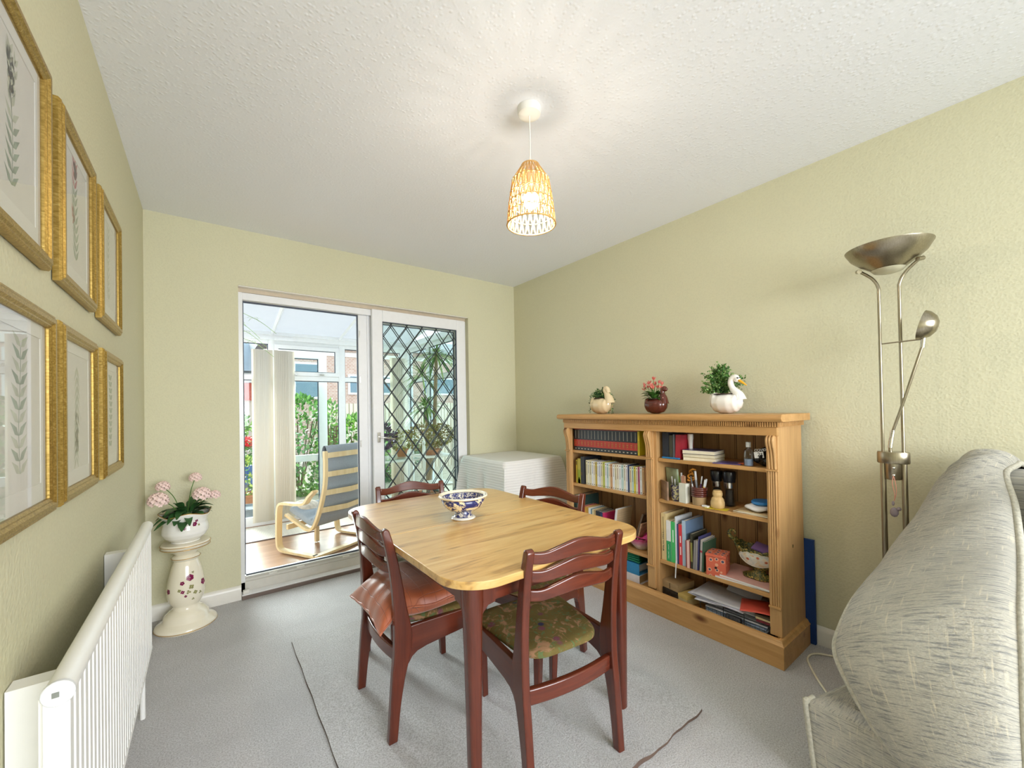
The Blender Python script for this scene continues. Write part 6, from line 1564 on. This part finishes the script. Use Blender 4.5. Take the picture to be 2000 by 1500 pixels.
for x in (-.20, .16):
    for y in (-.16, .16):
        MB().lathe([(0, 0), (.016, 0), (.018, .2), (.014, .25), (.018, .3), (.018, .62), (.013, .66), (.018, .72), (.018, .93), (.010, .945), (.020, .965), (.016, .985), (0, .995)], 14, T=Matrix.Translation((x, y, 0))).build('leg', M['white_gloss'], shu, smooth=50)
for z in (.12, .48, .80): MB().box((-.215, -.175, z), (.175, .175, z+.018)).build('shelf', M['white_gloss'], shu, bevel=.002)
stn = thing('plant_table', 'glass topped conservatory table carrying the plum and yellow plants', 'table', (-.58, 1.80, FZ+.0085))
MB().box((-.38, -.26, .72), (.38, .26, .73)).build('table_top', glass('table_glass', (.80, .90, .90)), stn)
for x in (-.34, .34):
    for y in (-.22, .22): MB().tube([(x, y, 0), (x, y, .72)], .014, 10).build('leg', M['white_gloss'], stn, smooth=50)
mb = MB(); MB().box((-.36, -.24, .69), (.36, -.22, .72)).build('apron', M['white_gloss'], stn); MB().box((-.36, .22, .69), (.36, .24, .72)).build('apron', M['white_gloss'], stn)
TZ2 = FZ+.0085+.7305
potted('purple_plant', 'dark plum leaved pot plant behind the door handle', -.74, 1.82, TZ2, .085, .12, M['white_ceramic'], lambda mb, h: bush(mb, (0, 0, h+.13), .20, 420, .06, .02), [M['leaf_plum'], C('#6b5168')])
potted('yellow_plant', 'yellow green pot plant beside the plum leaved one', -.46, 1.78, TZ2, .075, .10, M['terracotta'], lambda mb, h: bush(mb, (0, 0, h+.10), .15, 380, .035, .012), [C('#a8a653'), M['leaf_olive']])
potted('succulent', 'large olive and rust succulent bush on the white shelf unit', -.40, 1.05, FZ+.819, .11, .06, M['terracotta'], lambda mb, h: (bush(mb, (-.06, .06, h+.13), .20, 900, .03, .011), bush(mb, (.10, -.02, h+.16), .15, 500, .03, .011)), [M['leaf_olive'], C('#8f7a48')])
yu = thing('yucca', 'tall yucca with spiky green crowns behind the leaded door', 'plant', (-.24, 1.52, FZ))
MB().lathe([(0, 0), (.13, 0), (.17, .30), (.175, .30), (.17, .27), (0, .27)], 24).build('pot', M['terracotta'], yu, smooth=40)
MB().tube([(0, 0, .25), (.01, 0, 1.0), (-.02, -.02, 1.35)], [.03, .028, .022], 12).tube([(0, .0, .25), (.03, -.15, 1.0), (.04, -.22, 2.0)], [.03, .026, .02], 12).build('cane', C('#8a765a', .8), yu, smooth=60)
mb = MB()
for (cx_, cy_, cz_, n, L) in ((-.02, -.02, 1.36, 60, .34), (.04, -.22, 1.98, 80, .42), (.0, .1, 1.75, 40, .34)):
    for k in range(n):
        a = random.uniform(0, 2*PI); e = random.uniform(-.5, 1.3); leafblade(mb, (cx_, cy_, cz_), (math.cos(a)*math.cos(e), math.sin(a)*math.cos(e), math.sin(e)), L*random.uniform(.7, 1.1)*(.6 if math.sin(e) > .3 and cz_ > 1.9 else 1), .011, droop=.45, seg=6, mi=k % 2)
mb.build('leaves', [M['leaf'], M['leaf_pale']], yu, smooth=60)
bc2 = thing('rocking_chair', 'second bent wood chair, partly seen through the leaded door', 'chair', (-.42, .66, FZ), R(150))
MB().ribbon(smoothpath([(.3, -.25, .02), (.33, -.25, .2), (.25, -.25, .45), (0, -.25, .40), (-.2, -.25, .5), (-.32, -.25, .86)], 6), (0, .05, 0), .02).build('side_frame', C('#47625f', .5), bc2, smooth=50)
MB().ribbon(smoothpath([(.3, .25, .02), (.33, .25, .2), (.25, .25, .45), (0, .25, .40), (-.2, .25, .5), (-.32, .25, .86)], 6), (0, .05, 0), .02).build('side_frame', C('#47625f', .5), bc2, smooth=50)
MB().box((-.1, -.23, .36), (.25, .23, .42)).build('seat', C('#b98d6d', .8), bc2, bevel=.02); MB().box((-.33, -.23, .45), (-.22, .23, .80), T=Matrix.Rotation(R(-6), 4, 'Y')).build('backrest', C('#b98d6d', .8), bc2, bevel=.02)
mb = MB()
for x in (-.25, .28):
    for y in (-.22, .22): mb.tube([(x, y, .0), (x*.9, y, .40)], .012, 8)
mb.build('leg_frame', C('#47625f', .5), bc2)
# spider plant trailing in from the left
sp = thing('spider_plant', 'hanging spider plant with long arching runners at the top left of the opening', 'plant', (-2.62, 1.35, 1.62))
MB().lathe([(0, 0), (.09, 0), (.13, .14), (.135, .14), (0, .12)], 24).build('basket', M['terracotta'], sp, smooth=40)
MB().tube([(0, 0, .705), (.09, 0, .36), (.125, 0, .14)], .002, 5).tube([(0, 0, .705), (-.09, 0, .36), (-.125, 0, .14)], .002, 5).build('hanger', C('#4b5a58'), sp)
mb = MB()
for k in range(60):
    a = random.uniform(-1.4, 1.4); leafblade(mb, (0, 0, .13), (math.cos(a), math.sin(a), random.uniform(.3, 1.1)), random.uniform(.25, .5), .006, droop=.9, seg=7, mi=k % 2)
mb.build('leaves', [M['leaf'], M['leaf_pale']], sp, smooth=60)
mb = MB()
for (ex, ey, ez) in ((.74, .02, .42), (.66, .1, .30), (.70, -.1, .18), (.60, .0, .36)):
    pts = smoothpath([(0, 0, .14), (ex*.4, ey*.5, ez+.10), (ex*.75, ey, ez+.06), (ex, ey, ez-.07)], 6); mb.tube(pts, .0022, 5)
    for k in range(6):
        a = k; leafblade(mb, pts[-7], (math.cos(a), math.sin(a), .35), .10, .003, droop=.5, seg=4)
mb.build('runners', M['leaf_pale'], sp, smooth=60)

# ------------------------------------------------------------------ garden
GZ = -.35
struct('ground', MB().box((-14, CY+.1, GZ-.1), (14, 30, GZ)), plain('garden_paving', '#b9ac99', .9, var=.15, nscale=6))
def fence_tex():
    m, nt, out = new_mat('fence_boards'); p = principled(nt, out, .85)
    wv = nt.nodes.new('ShaderNodeTexWave'); wv.bands_direction = 'X'; setin(wv, {'Scale': 3.2, 'Distortion': .2}); nt.links.new(coords(nt), wv.inputs[0])
    nt.links.new(ramp(nt, wv.outputs['Fac'], [(0, rgb('#8f7c68')), (.2, rgb('#d6c6b2')), (1, rgb('#e0d2bf'))]), p.inputs['Base Color']); return m
fn_ = thing('garden_fence', 'pale vertical board fence across the garden', 'fence', (1.2, 7.0, GZ))
MB().box((-1.7, 0, 0), (5, .03, 1.75)).build('board_panel', fence_tex(), fn_)
for x in (-1.6, .2, 2.0, 3.8): MB().box((x, -.05, 0), (x+.09, .0, 1.8)).build('post', C('#b29c83', .9), fn_)
def brick(name, a, b, mort):
    m, nt, out = new_mat(name); p = principled(nt, out, .85); br = nt.nodes.new('ShaderNodeTexBrick'); setin(br, {'Scale': 4.4, 'Color1': rgb(a), 'Color2': rgb(b), 'Mortar': rgb(mort), 'Mortar Size': .02}); nt.links.new(coords(nt, (1, 1, 1), (R(90), 0, 0)), br.inputs['Vector']); nt.links.new(br.outputs[0], p.inputs['Base Color']); return m
bk1 = brick('pale_brick', '#c4a79a', '#b58f80', '#d4cbc2')
hs = thing('brick_house', 'pale brick house with white framed windows beyond the fence', 'house', (3.4, 11.5, GZ))
MB().box((-4.2, 0, 0), (5, 5, 3.75)).build('walls', bk1, hs)
MB().prism([(-.3, 3.75), (5.3, 3.75), (2.5, 4.7)], 'X', -4.5, 5.3).build('roof', C('#84888c', .8), hs)
def hwin(x0, x1, z0, z1):
    f = MB().box((x0, -.06, z0), (x1, -.005, z1)).build('window_frame', M['upvc'], hs); MB().box((x0+.07, -.07, z0+.07), (x1-.07, -.061, z1-.07)).build('pane', C('#6c8594', .15), f)
hwin(-1.9, -.35, 2.15, 2.85); hwin(.9, 2.4, 2.15, 2.85); hwin(-3.6, -2.6, 2.0, 3.2)
MB().box((-4.2, -.04, 3.45), (5, -.005, 3.6)).build('string_course', C('#e8e3da'), hs)
h2 = thing('red_house', 'grey roofed house with a red tile-hung front, far left beyond the garden', 'house', (-3.2, 13.5, GZ))
MB().box((-2.5, 0, 0), (2.2, 4, 2.55)).build('walls', C('#c9bfb4', .9), h2)
MB().box((-2.5, -.1, 2.0), (2.2, -.005, 2.6)).build('tile_hanging', brick('red_tiles', '#c15744', '#b04a3b', '#8e3a30'), h2)
MB().prism([(-.35, 3.0), (4.3, 3.0), (2, 4.3)], 'X', -2.8, 2.4).box((-2.5, 0, 2.55), (2.2, 4, 3.0)).build('roof', C('#7e8c98', .8), h2)
MB().box((-2.5, -.04, 2.62), (2.2, -.005, 2.95)).build('fascia', M['upvc'], h2)
def shrub(label, x, y, r, h, mats, n=900, L=.10, cat='shrub'):
    o = thing('shrub', label, cat, (x, y, GZ), 0, 'garden shrubs'); mb = MB()
    for k in range(n):
        d = Vector([random.gauss(0, 1) for _ in range(3)]).normalized(); p = Vector((d.x*r, d.y*r*.8, h/2+d.z*h/2))*1; p = Vector((p.x*random.uniform(.5, 1), p.y*random.uniform(.5, 1), p.z)); small_leaf(mb, p, d+Vector([random.uniform(-.9, .9) for _ in range(3)]), L*random.uniform(.7, 1.3), L*.28, random.randrange(len(mats)))
    mb.build('leaves', mats, o); sb = MB()
    for k in range(7): a = k*.9; sb.tube([(0, 0, 0), (r*.5*math.cos(a), r*.4*math.sin(a), h*.75)], .012, 5)
    sb.build('branches', C('#6a563f', .9), o); return o
shrub('bright green shrub right of the garden door', -.15, 4.7, .60, 1.45, [M['leaf'], C('#8dbb4a'), C('#6fa23e')], 1500, .11)
shrub('tall dense green shrub seen through the door glass', -1.05, 5.3, .62, 1.85, [M['leaf'], C('#5e9140'), C('#86b458')], 1700, .10)
shrub('slender climbing shrub near the fence end', -.72, 4.3, .22, 1.75, [M['leaf'], C('#7fae45')], 650, .08)
shrub('low dark shrub behind the green ones', .8, 5.8, .8, 1.2, [M['leaf_dark'], M['leaf']], 1200, .11)
shrub('leafy bush at the far left of the garden', -2.05, 6.6, .55, 1.55, [M['leaf'], C('#8fb85a')], 1000, .10)
gp = thing('geranium_pot', 'terracotta pot with yellow-green plants outside the left pane', 'flower pot', (-1.985, 3.55, GZ+.18)); MB().lathe([(0, 0), (.12, 0), (.17, .26), (.18, .26), (.18, .23), (0, .22)], 24).build('pot', M['terracotta'], gp, smooth=40)
MB().box((-.2, -.2, -.18), (.2, .2, 0)).build('plinth', C('#8d8274', .9), gp)
mb = MB(); bush(mb, (0, 0, .48), .24, 500, .06, .018, 2, 1.2); mb.build('foliage', [M['leaf'], C('#b6c25a')], gp)
rg = thing('red_geranium', 'red geraniums in a blue pot on a stand outside the left pane', 'flowers', (-1.93, 4.1, GZ)); mb = MB(); bush(mb, (0, 0, .92), .19, 350, .05, .02, 1, .9); mb.build('foliage', M['leaf'], rg); mb = MB(); bush(mb, (0, 0, 1.12), .15, 420, .035, .016, 1, .4); mb.build('petals', M['petal_red'], rg)
MB().lathe([(0, .50), (.12, .50), (.15, .78), (.155, .78), (0, .75)], 20).build('pot', C('#3f5f95', .3), rg, smooth=40); MB().tube([(0, 0, 0), (0, 0, .5)], .05, 12).build('stand', C('#5a5f64'), rg)
gt = thing('plant_tub', 'grey bucket-shaped tub outside the left pane', 'tub', (-2.05, 3.0, GZ)); MB().lathe([(0, 0), (.13, 0), (.19, .36), (.205, .36), (.205, .34), (.18, .34), (0, .30)], 28).build('tub_body', C('#7d8488', .5), gt, smooth=40); MB().lathe([(0, .31), (.17, .31), (.17, .315), (0, .315)], 20).build('soil', M['soil'], gt)
